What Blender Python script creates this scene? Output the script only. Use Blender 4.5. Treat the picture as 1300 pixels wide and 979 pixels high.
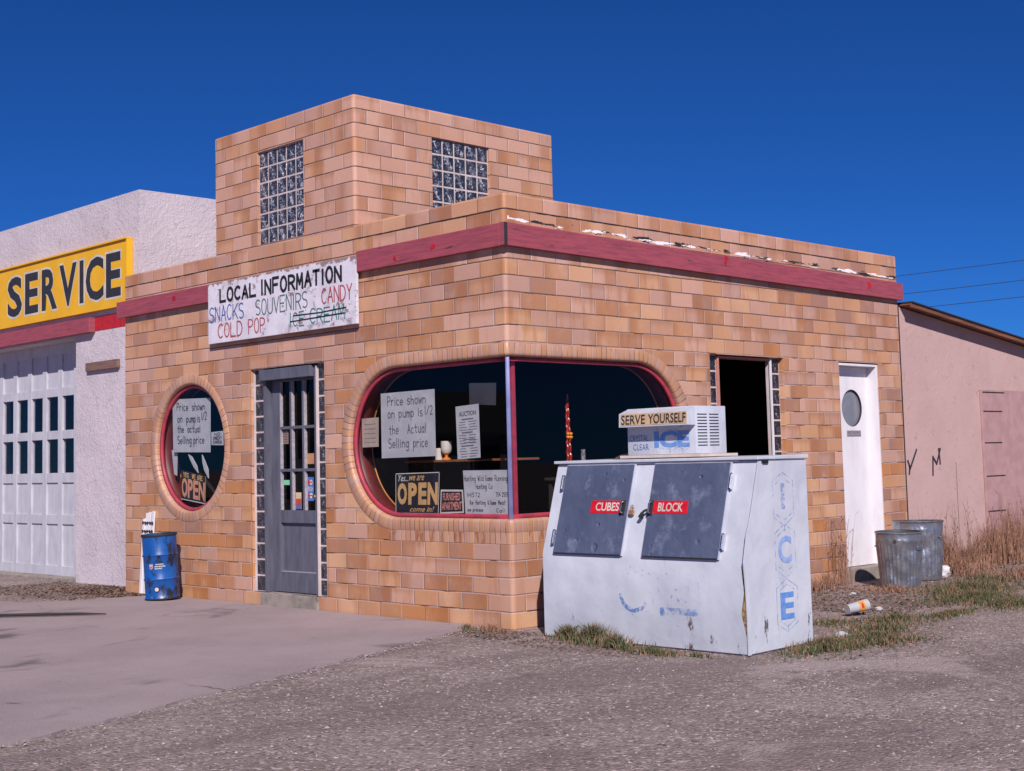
import bpy, bmesh, math, random
from mathutils import Vector, Matrix
from mathutils.geometry import tessellate_polygon
R_ = math.radians; PI = math.pi
rnd = random.Random(7)
scn = bpy.context.scene
for o in list(bpy.data.objects): bpy.data.objects.remove(o)
COL = scn.collection

# ------------------------------------------------------------------ camera
F, YAW, PIT, ROLL = 1767.95, .7917, .0826, -.0249
CAM = Vector((7.9887, -7.822, 1.3319))
fw = Vector((-math.sin(YAW)*math.cos(PIT), math.cos(YAW)*math.cos(PIT), math.sin(PIT)))
rt = Vector((math.cos(YAW), math.sin(YAW), 0)); up = rt.cross(fw)
r2 = rt*math.cos(ROLL)+up*math.sin(ROLL); u2 = -rt*math.sin(ROLL)+up*math.cos(ROLL)
cd = bpy.data.cameras.new('camera'); cam = bpy.data.objects.new('camera', cd); COL.objects.link(cam)
cam.matrix_world = Matrix(((r2.x, u2.x, -fw.x, CAM.x), (r2.y, u2.y, -fw.y, CAM.y), (r2.z, u2.z, -fw.z, CAM.z), (0, 0, 0, 1)))
cd.sensor_width = 36; cd.lens = F/1300*36; cd.shift_x = -1/1300; cd.shift_y = -49.5/1300
cd.clip_start = .1; cd.clip_end = 4000
scn.camera = cam
# ------------------------------------------------------------------ sky, sun, exposure
SUN_EL, SUN_AZ = R_(35.5), R_(50)      # azimuth from the -Y normal of the front wall towards +X
sd = Vector((math.sin(SUN_AZ)*math.cos(SUN_EL), -math.cos(SUN_AZ)*math.cos(SUN_EL), math.sin(SUN_EL)))
w = bpy.data.worlds.new('World'); scn.world = w; w.use_nodes = True
nt = w.node_tree; bg = nt.nodes['Background']
sky = nt.nodes.new('ShaderNodeTexSky'); sky.sky_type = 'NISHITA'; sky.sun_disc = False
sky.sun_elevation = SUN_EL; sky.sun_rotation = math.atan2(sd.x, sd.y)
sky.altitude = 2200; sky.air_density = .75; sky.dust_density = .15; sky.ozone_density = 3.5
mx = nt.nodes.new('ShaderNodeMix'); mx.data_type = 'RGBA'; mx.blend_type = 'MULTIPLY'; mx.inputs[0].default_value = 1
nt.links.new(sky.outputs[0], mx.inputs[6]); mx.inputs[7].default_value = (.15, .52, 1.12, 1)
nt.links.new(mx.outputs[2], bg.inputs[0]); bg.inputs[1].default_value = .060
sl = bpy.data.lights.new('sun', 'SUN'); so = bpy.data.objects.new('sun', sl); COL.objects.link(so)
sl.energy = 4.9; sl.angle = R_(.5); sl.color = (1, .935, .90)
so.rotation_euler = sd.to_track_quat('Z', 'Y').to_euler(); so.location = sd*30
scn.view_settings.view_transform = 'Standard'; scn.view_settings.look = 'None'
scn.view_settings.exposure = .14; scn.view_settings.gamma = 1; scn.view_settings.use_curve_mapping = False
scn.render.resolution_x = 1024; scn.render.resolution_y = 771

# ------------------------------------------------------------------ helpers: objects
ORG = {}
def thing(name, label, cat, loc=(0, 0, 0), group=None):
    o = bpy.data.objects.new(name, None); COL.objects.link(o); o.location = loc
    o.empty_display_size = .1
    ORG[o.name] = Vector(loc); return tag(o, label, cat, group)
def tag(o, label=None, cat=None, group=None, kind=None):
    if label: o['label'] = label
    if cat: o['category'] = cat
    if group: o['group'] = group
    if kind: o['kind'] = kind
    return o
def obj(name, bm, mat, parent=None, loc=None, smooth=False, label=None):
    """bm in world coordinates -> one mesh object; origin at the parent's origin or loc"""
    org = ORG[parent.name] if parent else Vector(loc or (0, 0, 0))
    bmesh.ops.translate(bm, verts=bm.verts, vec=-org)
    me = bpy.data.meshes.new(name); bm.to_mesh(me); bm.free()
    for m in (mat if isinstance(mat, (list, tuple)) else [mat]): me.materials.append(m)
    if smooth:
        for p in me.polygons: p.use_smooth = True
        try: me.set_sharp_from_angle(angle=R_(38))
        except Exception: pass
    o = bpy.data.objects.new(name, me); COL.objects.link(o)
    if parent: o.parent = parent
    else: o.location = org
    ORG[o.name] = org
    if label: o['label'] = label
    return o
def struct(name, bm, mat, loc=None):
    return tag(obj(name, bm, mat, None, loc), kind='structure')
def NB(): return bmesh.new()
def box(bm, x0, x1, y0, y1, z0, z1, bev=0, mi=0, M=None):
    vs = [bm.verts.new((x, y, z)) for x in (x0, x1) for y in (y0, y1) for z in (z0, z1)]
    q = [(0, 1, 3, 2), (4, 6, 7, 5), (0, 4, 5, 1), (2, 3, 7, 6), (0, 2, 6, 4), (1, 5, 7, 3)]
    fs = [bm.faces.new([vs[i] for i in f]) for f in q]
    for f in fs: f.material_index = mi
    if M: bmesh.ops.transform(bm, matrix=M, verts=vs)
    if bev:
        es = list({e for f in fs for e in f.edges})
        r = bmesh.ops.bevel(bm, geom=es, offset=bev, segments=2, affect='EDGES', profile=.6)
    return bm
def tube(bm, pts, r, seg=8, caps=True):
    pts = [Vector(p) for p in pts]; rings = []; rr = r if isinstance(r, (list, tuple)) else [r]*len(pts)
    ref = Vector((0, 0, 1)) if abs((pts[-1]-pts[0]).normalized().z) < .9 else Vector((1, 0, 0))
    for i, p in enumerate(pts):
        t = (pts[min(i+1, len(pts)-1)]-pts[max(i-1, 0)]).normalized()
        a = t.cross(ref).normalized(); b = t.cross(a)
        rings.append([bm.verts.new(p+(a*math.cos(k*2*PI/seg)+b*math.sin(k*2*PI/seg))*rr[i]) for k in range(seg)])
    for A, B in zip(rings, rings[1:]):
        for k in range(seg): bm.faces.new((A[k], A[(k+1) % seg], B[(k+1) % seg], B[k]))
    if caps: bm.faces.new(rings[0][::-1]); bm.faces.new(rings[-1])
    return bm
def lathe(bm, prof, c, seg=32, M=None, flute=0, nfl=0, close_bottom=True, close_top=False):
    """prof [(r,z)...] about a vertical axis through c"""
    rings = []
    for r, z in prof:
        ring = []
        for k in range(seg):
            a = k*2*PI/seg; q = r+(flute*math.cos(nfl*a) if (flute and r > .05) else 0)
            v = Vector((q*math.cos(a), q*math.sin(a), z))
            if M: v = M @ v
            ring.append(bm.verts.new(Vector(c)+v))
        rings.append(ring)
    for A, B in zip(rings, rings[1:]):
        for k in range(seg): bm.faces.new((A[k], A[(k+1) % seg], B[(k+1) % seg], B[k]))
    if close_bottom: bm.faces.new(rings[0][::-1])
    if close_top: bm.faces.new(rings[-1])
    return bm
def poly(bm, pts, n=None, t=.0015, mi=0):
    """thin solid plate from ordered points, extruded back along -n"""
    pts = [Vector(p) for p in pts]
    if n is None: n = (pts[1]-pts[0]).cross(pts[2]-pts[0]).normalized()
    n = Vector(n); a = [bm.verts.new(p) for p in pts]; b = [bm.verts.new(p-n*t) for p in pts]
    f = bm.faces.new(a); f.normal_update()
    if f.normal.dot(n) < 0: f.normal_flip()
    f.material_index = mi
    g = bm.faces.new(b); g.normal_update()
    if g.normal.dot(n) > 0: g.normal_flip()
    g.material_index = mi
    k = len(pts)
    for i in range(k):
        h = bm.faces.new((a[i], b[i], b[(i+1) % k], a[(i+1) % k])); h.material_index = mi
    bmesh.ops.recalc_face_normals(bm, faces=bm.faces)
    return bm
def disc(bm, c, ux, uy, r0, r1=None, seg=28, t=.002):
    c, ux, uy = Vector(c), Vector(ux), Vector(uy); r1 = r1 or r0
    return poly(bm, [c+ux*r0*math.cos(a)+uy*r1*math.sin(a) for a in [k*2*PI/seg for k in range(seg)]], ux.cross(uy), t)
def mesh_uv(bm, name='UVMap'): return bm.loops.layers.uv.get(name) or bm.loops.layers.uv.new(name)

# plane frames: (origin-free) map (a, z) on a wall to world, and the outward normal
def fA(y): return (lambda a, z: Vector((a, y, z)), Vector((1, 0, 0)), Vector((0, 0, 1)))
def fB(x): return (lambda a, z: Vector((x, a, z)), Vector((0, 1, 0)), Vector((0, 0, 1)))

# ------------------------------------------------------------------ lettering
_tc = {}
def glyphs(s, bold=0, shear=0):
    k = (s, bold, shear)
    if k in _tc: return _tc[k]
    cu = bpy.data.curves.new('t', 'FONT'); cu.body = s; cu.offset = bold; cu.shear = shear; cu.resolution_u = 3
    ob = bpy.data.objects.new('t', cu); COL.objects.link(ob)
    dg = bpy.context.evaluated_depsgraph_get(); me = bpy.data.meshes.new_from_object(ob.evaluated_get(dg))
    vs = [v.co.copy() for v in me.vertices]; fs = [tuple(p.vertices) for p in me.polygons]
    bpy.data.objects.remove(ob); bpy.data.curves.remove(cu); bpy.data.meshes.remove(me)
    x0 = min(v.x for v in vs); x1 = max(v.x for v in vs); y0 = min(v.y for v in vs); y1 = max(v.y for v in vs)
    r = ([((v.x-x0)/(x1-x0), (v.y-y0)/(y1-y0)) for v in vs], fs); _tc[k] = r; return r
def text(bm, s, c00, c10, c01, n, bold=0, shear=0, mi=0, off=.0015):
    """fit s into the parallelogram with corners c00 (bottom left), c10 (bottom right), c01 (top left)"""
    vs, fs = glyphs(s, bold, shear); c00, c10, c01 = Vector(c00), Vector(c10), Vector(c01); n = Vector(n)
    V = [bm.verts.new(c00+(c10-c00)*a+(c01-c00)*b+n*off) for a, b in vs]
    for f in fs:
        try: g = bm.faces.new([V[i] for i in f]); g.material_index = mi
        except ValueError: pass
def textA(bm, s, x0, x1, z0, z1, y, skew=0, **k):
    text(bm, s, (x0, y, z0), (x1, y, z0+skew), (x0, y, z1), (0, -1, 0), **k)
def textB(bm, s, y0, y1, z0, z1, x, **k):
    text(bm, s, (x, y0, z0), (x, y1, z0), (x, y0, z1), (1, 0, 0), **k)
# one-stroke hand lettering on a 0..1 x 0..1 cell
def arc(cx, cy, rx, ry, a0, a1, n=8): return [(cx+rx*math.cos(R_(a0+(a1-a0)*i/n)), cy+ry*math.sin(R_(a0+(a1-a0)*i/n))) for i in range(n+1)]
ST = {'A': [[(0, 0), (.5, 1), (1, 0)], [(.2, .36), (.8, .36)]], 'C': [arc(.55, .5, .55, .5, 50, 310)], 'D': [[(0, 0), (0, 1)]+arc(.3, .5, .7, .5, 90, -90)+[(0, 0)]],
      'E': [[(1, 1), (0, 1), (0, 0), (1, 0)], [(0, .52), (.8, .52)]], 'F': [[(1, 1), (0, 1), (0, 0)], [(0, .52), (.8, .52)]], 'I': [[(.5, 0), (.5, 1)]],
      'K': [[(0, 0), (0, 1)], [(1, 1), (0, .4)], [(.3, .55), (1, 0)]], 'L': [[(0, 1), (0, 0), (1, 0)]], 'M': [[(0, 0), (.08, 1), (.5, .3), (.92, 1), (1, 0)]],
      'N': [[(0, 0), (0, 1), (1, 0), (1, 1)]], 'O': [arc(.5, .5, .5, .5, 90, 450, 14)], 'P': [[(0, 0), (0, 1)]+arc(.4, .74, .6, .26, 90, -90)+[(0, .48)]],
      'R': [[(0, 0), (0, 1)]+arc(.4, .74, .6, .26, 90, -90)+[(0, .48)], [(.45, .48), (1, 0)]], 'S': [arc(.5, .75, .48, .25, 40, 270, 7)+arc(.5, .25, .48, .25, 90, -140, 7)],
      'T': [[(0, 1), (1, 1)], [(.5, 1), (.5, 0)]], 'U': [[(0, 1), (0, .3)]+arc(.5, .3, .5, .3, 180, 360)+[(1, 1)]], 'V': [[(0, 1), (.5, 0), (1, 1)]], 'Y': [[(0, 1), (.5, .5), (1, 1)], [(.5, .5), (.5, 0)]],
      'W': [[(0, 1), (.25, 0), (.5, .7), (.75, 0), (1, 1)]], 'G': [arc(.55, .5, .55, .5, 50, 330)+[(1, .45), (.6, .45)]], 'H': [[(0, 0), (0, 1)], [(1, 0), (1, 1)], [(0, .5), (1, .5)]],
      'a': [arc(.45, .3, .42, .3, 20, 380), [(.9, .6), (.9, 0)]], 'c': [arc(.5, .3, .48, .3, 50, 310)], 'e': [[(.05, .3), (.95, .3)]+arc(.5, .3, .46, .3, 0, 310)], 'g': [arc(.45, .3, .42, .3, 20, 380), [(.9, .6), (.9, -.3), (.4, -.42), (.1, -.3)]],
      'h': [[(.05, 1), (.05, 0)], [(.05, .4), (.4, .6), (.85, .5), (.9, 0)]], 'i': [[(.4, .6), (.4, 0)], [(.4, .78), (.4, .84)]], 'l': [[(.4, 1), (.4, 0)]], 'm': [[(0, .6), (0, 0)], [(0, .4), (.3, .6), (.5, .45), (.5, 0)], [(.5, .4), (.8, .6), (1, .45), (1, 0)]],
      'n': [[(.05, .6), (.05, 0)], [(.05, .4), (.45, .6), (.9, .45), (.9, 0)]], 'o': [arc(.5, .3, .45, .3, 90, 450, 10)], 'p': [[(.05, .6), (.05, -.42)], arc(.5, .3, .42, .3, 160, 520)], 'r': [[(.1, .6), (.1, 0)], [(.1, .4), (.45, .62), (.8, .52)]],
      's': [arc(.5, .45, .4, .16, 30, 260, 6)+arc(.5, .15, .42, .16, 90, -150, 6)], 't': [[(.45, .95), (.45, .1), (.8, 0)], [(.05, .62), (.85, .62)]], 'u': [[(.05, .6), (.1, .1), (.5, 0), (.88, .15)], [(.9, .6), (.9, 0)]],
      'w': [[(0, .6), (.25, 0), (.5, .5), (.75, 0), (1, .6)]], 'y': [[(.05, .6), (.5, .05)], [(.95, .6), (.3, -.42)]], 'k': [[(.05, 1), (.05, 0)], [(.8, .6), (.05, .25), (.85, 0)]], 'd': [arc(.45, .3, .42, .3, 20, 380), [(.9, 1), (.9, 0)]], 'v': [[(0, .6), (.5, 0), (1, .6)]],
      '1': [[(.3, .8), (.5, 1), (.5, 0)]], '2': [arc(.5, .72, .42, .28, 160, -40, 6)+[(.05, 0), (.95, 0)]], '/': [[(0, 0), (1, 1)]], '4': [[(.7, 0), (.7, 1), (0, .35), (1, .35)]], '5': [[(.9, 1), (.2, 1), (.15, .55), (.6, .62), (.9, .35), (.6, 0), (.1, .05)]], '3': [arc(.45, .75, .4, .25, 150, -90, 6)+arc(.45, .25, .45, .25, 90, -150, 6)], '9': [arc(.5, .7, .4, .3, 0, 360, 8), [(.9, .7), (.75, 0)]], '0': [arc(.5, .5, .42, .5, 0, 360, 10)], '7': [[(0, 1), (.95, 1), (.35, 0)]], '.': [[(.4, 0), (.4, .06)]], '&': [[(.9, 0), (.2, .75), (.5, 1), (.7, .8), (.1, .25), (.4, 0), (.9, .4)]]}
def stroke(bm, P, th, n, mi=0, off=.0015):
    n = Vector(n)
    for p, q in zip(P, P[1:]):
        d = (q-p)
        if d.length < 1e-6: continue
        d.normalize(); s = n.cross(d)*th/2; e = d*th*.35
        vs = [bm.verts.new(v+n*off) for v in (p-e-s, q+e-s, q+e+s, p-e+s)]
        f = bm.faces.new(vs); f.material_index = mi; off += .00001
def hand(bm, s, c00, c10, c01, n, th, gap=.32, mi=0, jit=.03, narrow='I1il', off=.0015):
    c00, c10, c01 = Vector(c00), Vector(c10), Vector(c01)
    ws = [(.55 if ch == ' ' else .35 if ch in narrow+'.' else 1) for ch in s]
    tot = sum(ws)+gap*(len(s)-1); x = 0
    for ch, cw in zip(s, ws):
        if ch in ST:
            j = rnd.uniform(-jit, jit); k = rnd.uniform(-jit, jit)
            for P in ST[ch]:
                stroke(bm, [c00+(c10-c00)*((x+(a*cw))/tot+.0)+(c01-c00)*(b*(1+k)+j) for a, b in P], th, n, mi, off)
        x += cw+gap

# ------------------------------------------------------------------ helpers: materials
class NN:
    def __init__(s, name):
        s.m = bpy.data.materials.new(name); s.m.use_nodes = True; s.t = s.m.node_tree; s.b = s.t.nodes['Principled BSDF']; s.out = s.t.nodes['Material Output']
    def n(s, typ, **k):
        x = s.t.nodes.new(typ)
        for a, v in k.items(): setattr(x, a, v)
        return x
    def l(s, a, b): s.t.links.new(a, b)
    def put(s, sock, v):
        if hasattr(v, 'is_output') or isinstance(v, bpy.types.NodeSocket): s.l(v, sock)
        elif v is not None: sock.default_value = v
    def m_(s, op, a, b=None, c=None, clamp=False):
        x = s.n('ShaderNodeMath', operation=op, use_clamp=clamp)
        for i, v in enumerate((a, b, c)):
            if v is not None: s.put(x.inputs[i], v)
        return x.outputs[0]
    def mix(s, f, a, b, mode='MIX'):
        x = s.n('ShaderNodeMix', data_type='RGBA', blend_type=mode); s.put(x.inputs[0], f)
        s.put(x.inputs[6], a if not isinstance(a, tuple) else (*a, 1)); s.put(x.inputs[7], b if not isinstance(b, tuple) else (*b, 1)); return x.outputs[2]
    def noise(s, vec, scale, detail=4, rough=.55, dist=0):
        x = s.n('ShaderNodeTexNoise'); x.inputs['Scale'].default_value = scale; x.inputs['Detail'].default_value = detail; x.inputs['Roughness'].default_value = rough; x.inputs['Distortion'].default_value = dist
        if vec is not None: s.l(vec, x.inputs['Vector'])
        return x.outputs['Fac']
    def ramp(s, f, stops, interp='LINEAR'):
        x = s.n('ShaderNodeValToRGB'); r = x.color_ramp; r.interpolation = interp
        while len(r.elements) < len(stops): r.elements.new(.5)
        for e, (p, c) in zip(r.elements, stops):
            e.position = p; e.color = (*c, 1) if isinstance(c, tuple) else (c, c, c, 1)
        s.l(f, x.inputs[0]); return x.outputs[0]
    def step(s, v, lo, hi):
        x = s.n('ShaderNodeMapRange', interpolation_type='SMOOTHSTEP'); s.put(x.inputs[0], v); x.inputs[1].default_value = lo; x.inputs[2].default_value = hi; return x.outputs[0]
    def bump(s, h, strength=.5, dist=.01, nrm=None):
        x = s.n('ShaderNodeBump'); x.inputs['Strength'].default_value = strength; x.inputs['Distance'].default_value = dist; s.l(h, x.inputs['Height'])
        if nrm is not None: s.l(nrm, x.inputs['Normal'])
        s.l(x.outputs[0], s.b.inputs['Normal']); return x.outputs[0]
    def pos(s): return s.n('ShaderNodeNewGeometry').outputs['Position']
    def scl(s, vec, v):
        x = s.n('ShaderNodeVectorMath', operation='MULTIPLY'); s.l(vec, x.inputs[0]); x.inputs[1].default_value = v; return x.outputs[0]
def mat(name, c, rough=.7, c2=None, sc=6, metal=0, bump=0, bsc=60, bd=.004, spec=None, lo=.35, hi=.65, dirt=None, dsc=3, dlo=.55, dhi=.7, stretch=None):
    N = NN(name); P = N.pos()
    if stretch: P = N.scl(P, stretch)
    N.b.inputs['Roughness'].default_value = rough; N.b.inputs['Metallic'].default_value = metal
    if spec is not None: N.b.inputs['Specular IOR Level'].default_value = spec
    if c2 is None: c2 = tuple(x*.82 for x in c)
    col = N.mix(N.step(N.noise(P, sc), lo, hi), c, c2)
    if dirt: col = N.mix(N.step(N.noise(P, dsc, 7, .65), dlo, dhi), col, dirt)
    N.l(col, N.b.inputs['Base Color'])
    if bump: N.bump(N.noise(P, bsc, 5), bump, bd)
    return N.m
C = .1355; BL = .3048
def tile_mat():
    N = NN('glazed_tile'); uv = N.n('ShaderNodeUVMap', uv_map='UVMap').outputs[0]
    sp = N.n('ShaderNodeSeparateXYZ'); N.l(uv, sp.inputs[0]); u, v = sp.outputs[0], sp.outputs[1]; P = N.pos()
    wob = N.m_('MULTIPLY', N.m_('SUBTRACT', N.noise(P, 2.2, 2), .5), .012)
    s = N.m_('GREATER_THAN', u, 0); t = N.m_('ABSOLUTE', u); vv = N.m_('DIVIDE', N.m_('ADD', v, wob), C)
    row = N.m_('FLOOR', vv); par = N.m_('MODULO', row, 2.0); xo = N.m_('ABSOLUTE', N.m_('SUBTRACT', par, s))
    # every few courses the bond slips a little, as in a hand-laid wall
    h0 = N.n('ShaderNodeTexWhiteNoise', noise_dimensions='1D'); N.l(row, h0.inputs['W'])
    slip = N.m_('MULTIPLY', N.m_('SUBTRACT', h0.outputs[0], .5), .03)
    off = N.m_('ADD', N.m_('MULTIPLY', N.m_('ADD', xo, 1), BL/2), slip)
    m = N.m_('DIVIDE', N.m_('SUBTRACT', t, off), BL); fl = N.m_('MAXIMUM', N.m_('FLOOR', m), -1.0)
    cor = N.m_('LESS_THAN', m, 0); fr = N.m_('SUBTRACT', m, N.m_('FLOOR', m))
    dh = N.m_('MULTIPLY', N.m_('MINIMUM', fr, N.m_('SUBTRACT', 1.0, fr)), BL)
    dh = N.m_('ADD', N.m_('MULTIPLY', dh, N.m_('SUBTRACT', 1.0, cor)), N.m_('MULTIPLY', cor, N.m_('MULTIPLY', m, -BL)))
    fv = N.m_('SUBTRACT', vv, row); dv = N.m_('MULTIPLY', N.m_('MINIMUM', fv, N.m_('SUBTRACT', 1.0, fv)), C)
    key = N.m_('ADD', N.m_('MULTIPLY', N.m_('MULTIPLY', N.m_('ADD', fl, 1), N.m_('SUBTRACT', N.m_('MULTIPLY', s, 2), 1)), 3.17), N.m_('MULTIPLY', row, 71.3))
    wn = N.n('ShaderNodeTexWhiteNoise', noise_dimensions='1D'); N.l(key, wn.inputs['W']); h = wn.outputs[0]
    sc = N.n('ShaderNodeSeparateColor'); N.l(wn.outputs[1], sc.inputs[0]); h2, h3 = sc.outputs[1], sc.outputs[2]
    reg = N.m_('MULTIPLY', N.m_('SUBTRACT', N.noise(P, .55, 2), .5), .55)     # firing varies over the wall
    reg = N.m_('ADD', reg, N.m_('MULTIPLY', N.m_('SUBTRACT', 2.2, v), .07))
    base = N.ramp(N.m_('ADD', h, reg, clamp=True), TONES)
    pinkf = N.m_('MULTIPLY', N.step(N.m_('ADD', v, N.m_('MULTIPLY', u, -.06)), 1.6, 3.6), .36)
    base = N.mix(pinkf, base, N.mix(.5, (.56, .275, .215), base)); base = N.mix(.06, base, (.53, .27, .175))
    # vertical streaks of the glaze inside some tiles
    st = N.noise(N.scl(P, (14, 14, 2.2)), 1.0, 4, .6); st2 = N.step(st, .48, .66)
    f = N.m_('MULTIPLY', st2, N.m_('MULTIPLY', N.step(h2, .45, .85), .42))
    col = N.mix(f, base, TONE_DARK)
    f = N.m_('MULTIPLY', N.step(N.noise(P, 7, 4), .5, .75), N.m_('MULTIPLY', h3, .35)); col = N.mix(f, col, TONE_PALE)
    col = N.mix(N.m_('MULTIPLY', N.step(N.noise(P, 120, 2), .68, .78), .35), col, (.75, .62, .55))
    gx = N.m_('MULTIPLY', N.step(N.m_('ABSOLUTE', N.m_('SUBTRACT', fr, h)), .18, .62), N.step(h3, .45, .75)); col = N.mix(N.m_('MULTIPLY', gx, .55), col, TONE_DARK)
    gy = N.m_('MULTIPLY', N.step(fv, .45, 1.0), N.step(h2, .70, .85)); col = N.mix(N.m_('MULTIPLY', gy, .45), col, TONE_DARK)
    ch = N.step(N.noise(P, 16, 6, .75), .715, .73); col = N.mix(N.m_('MULTIPLY', ch, .8), col, (.62, .50, .45))
    # rust streaks low down and general soot
    col = N.mix(N.m_('MULTIPLY', N.step(N.noise(P, 1.3, 6), .5, .8), .25), col, (.22, .13, .10))
    # joints
    jn = N.m_('ADD', .0038, N.m_('MULTIPLY', N.m_('SUBTRACT', N.noise(P, 25, 3), .5), .004))
    jv = N.m_('LESS_THAN', dv, jn); keep = N.m_('GREATER_THAN', h3, .22)
    jh = N.m_('MULTIPLY', N.m_('LESS_THAN', dh, jn), keep); J = N.m_('MAXIMUM', jv, jh)
    above = N.step(v, 2.2, 2.6)
    jd = N.m_('MAXIMUM', N.step(N.noise(P, 3.5, 4), .50, .60), N.m_('MULTIPLY', above, .8))
    bed = N.mix(jd, (.44, .31, .30), (.09, .055, .055))
    jc = N.mix(jv, (.46, .33, .31), bed)
    col = N.mix(J, col, jc)
    # open dark joint under the coping course and flaking white paint above the fascia of the side wall
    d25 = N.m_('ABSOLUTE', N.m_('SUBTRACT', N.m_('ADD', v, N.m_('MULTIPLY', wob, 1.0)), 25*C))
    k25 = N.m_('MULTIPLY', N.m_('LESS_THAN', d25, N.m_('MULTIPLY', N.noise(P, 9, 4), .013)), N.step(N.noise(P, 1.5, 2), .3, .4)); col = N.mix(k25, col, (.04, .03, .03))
    side = N.m_('GREATER_THAN', u, .04)
    bandc = N.m_('ADD', 24.28*C, N.m_('MULTIPLY', N.m_('SUBTRACT', 3.2, u), .006))
    bd = N.m_('ABSOLUTE', N.m_('SUBTRACT', v, bandc))
    amp = N.m_('SUBTRACT', 1.0, N.m_('DIVIDE', bd, .05)); fl1 = N.noise(N.scl(P, (1, 3.2, 20)), 1.0, 5, .62)
    wf = N.m_('MULTIPLY', N.m_('GREATER_THAN', N.m_('ADD', fl1, N.m_('MULTIPLY', amp, .25)), .755), N.m_('MULTIPLY', side, N.m_('GREATER_THAN', amp, 0)))
    fl2 = N.noise(N.scl(P, (1, 2.2, 14)), 1.7, 5, .68)
    df = N.m_('MULTIPLY', N.m_('GREATER_THAN', N.m_('ADD', fl2, N.m_('MULTIPLY', amp, .20)), .70), N.m_('MULTIPLY', N.m_('MAXIMUM', side, .0), N.m_('GREATER_THAN', amp, 0)))
    col = N.mix(df, col, (.035, .03, .03)); col = N.mix(wf, col, (.85, .80, .84))
    N.l(col, N.b.inputs['Base Color'])
    N.put(N.b.inputs['Roughness'], N.m_('ADD', .38, N.m_('MULTIPLY', J, .5)))
    N.b.inputs['Specular IOR Level'].default_value = .35
    edge = N.step(N.m_('MINIMUM', dv, N.m_('ADD', dh, N.m_('MULTIPLY', N.m_('SUBTRACT', 1.0, keep), .02))), .0015, .009)
    tilt = N.m_('ADD', N.m_('MULTIPLY', N.m_('SUBTRACT', h2, .5), N.m_('MULTIPLY', fr, .7)), N.m_('MULTIPLY', N.m_('SUBTRACT', h3, .5), N.m_('MULTIPLY', fv, .5)))
    hh = N.m_('ADD', N.m_('ADD', edge, tilt), N.m_('MULTIPLY', N.noise(P, 18, 4), .35))
    N.bump(hh, .8, .006)
    return N.m
def srgb(r, g, b):
    f = lambda x: (x/12.92 if x <= .04045 else ((x+.055)/1.055)**2.4)
    return tuple(f(v/255) for v in (r, g, b))
TONES = [(0, (0.574, 0.339, 0.256)), (.14, (0.534, 0.303, 0.221)), (.28, (0.440, 0.262, 0.210)), (.42, (0.503, 0.263, 0.159)), (.56, (0.501, 0.249, 0.127)), (.68, (0.600, 0.343, 0.204)), (.80, (0.424, 0.198, 0.098)), (.92, (0.323, 0.171, 0.127)), (1, (0.469, 0.199, 0.078))]
TONE_DARK = (0.337, 0.132, 0.050); TONE_PALE = (0.636, 0.427, 0.340)
def ring_mat():
    N = NN('soldier_tile'); uv = N.n('ShaderNodeUVMap', uv_map='UVMap').outputs[0]
    sp = N.n('ShaderNodeSeparateXYZ'); N.l(uv, sp.inputs[0]); u = sp.outputs[0]; P = N.pos()
    m = N.m_('DIVIDE', u, .062); fl = N.m_('FLOOR', m); fr = N.m_('SUBTRACT', m, fl); d = N.m_('MULTIPLY', N.m_('MINIMUM', fr, N.m_('SUBTRACT', 1.0, fr)), .062)
    wn = N.n('ShaderNodeTexWhiteNoise', noise_dimensions='1D'); N.l(fl, wn.inputs['W']); h = wn.outputs[0]
    col = N.ramp(N.m_('MULTIPLY', h, .75), TONES)
    low = N.m_('LESS_THAN', sp.outputs[1], -.5)
    rust = N.m_('MULTIPLY', low, N.m_('MULTIPLY', N.m_('GREATER_THAN', N.m_('FRACT', N.m_('MULTIPLY', h, 7.3)), .62), N.step(N.noise(N.scl(P, (3, 3, 1)), 8, 3), .35, .6)))
    col = N.mix(rust, col, (.26, .07, .015))
    col = N.mix(N.m_('MULTIPLY', N.step(N.noise(P, 9, 4), .5, .75), .2), col, TONE_PALE); col = N.mix(.4, col, (.40, .20, .12))
    J = N.m_('LESS_THAN', d, .0032); col = N.mix(J, col, N.mix(N.step(N.noise(P, 3, 3), .45, .6), (.46, .33, .32), (.14, .08, .07))); N.l(col, N.b.inputs['Base Color'])
    N.b.inputs['Roughness'].default_value = .4; N.b.inputs['Specular IOR Level'].default_value = .35
    N.bump(N.m_('ADD', N.step(d, .001, .008), N.m_('MULTIPLY', N.noise(P, 20, 3), .4)), .5, .004)
    return N.m
def glass_mat(name='window_glass', tint=(.62, .64, .66), ior=1.5, rough=.0):
    N = NN(name); t = N.t; tr = N.n('ShaderNodeBsdfTransparent'); tr.inputs[0].default_value = (*tint, 1)
    gl = N.n('ShaderNodeBsdfGlossy'); gl.inputs['Roughness'].default_value = rough; gl.inputs[0].default_value = (.9, .9, .9, 1)
    lw = N.n('ShaderNodeLayerWeight'); lw.inputs[0].default_value = .5; mxs = N.n('ShaderNodeMixShader')
    f0 = ((ior-1)/(ior+1))**2
    N.l(N.m_('ADD', f0, N.m_('MULTIPLY', N.m_('POWER', lw.outputs['Facing'], 5.0), 1-f0)), mxs.inputs[0]); N.l(tr.outputs[0], mxs.inputs[1]); N.l(gl.outputs[0], mxs.inputs[2]); N.l(mxs.outputs[0], N.out.inputs[0])
    return N.m
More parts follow.
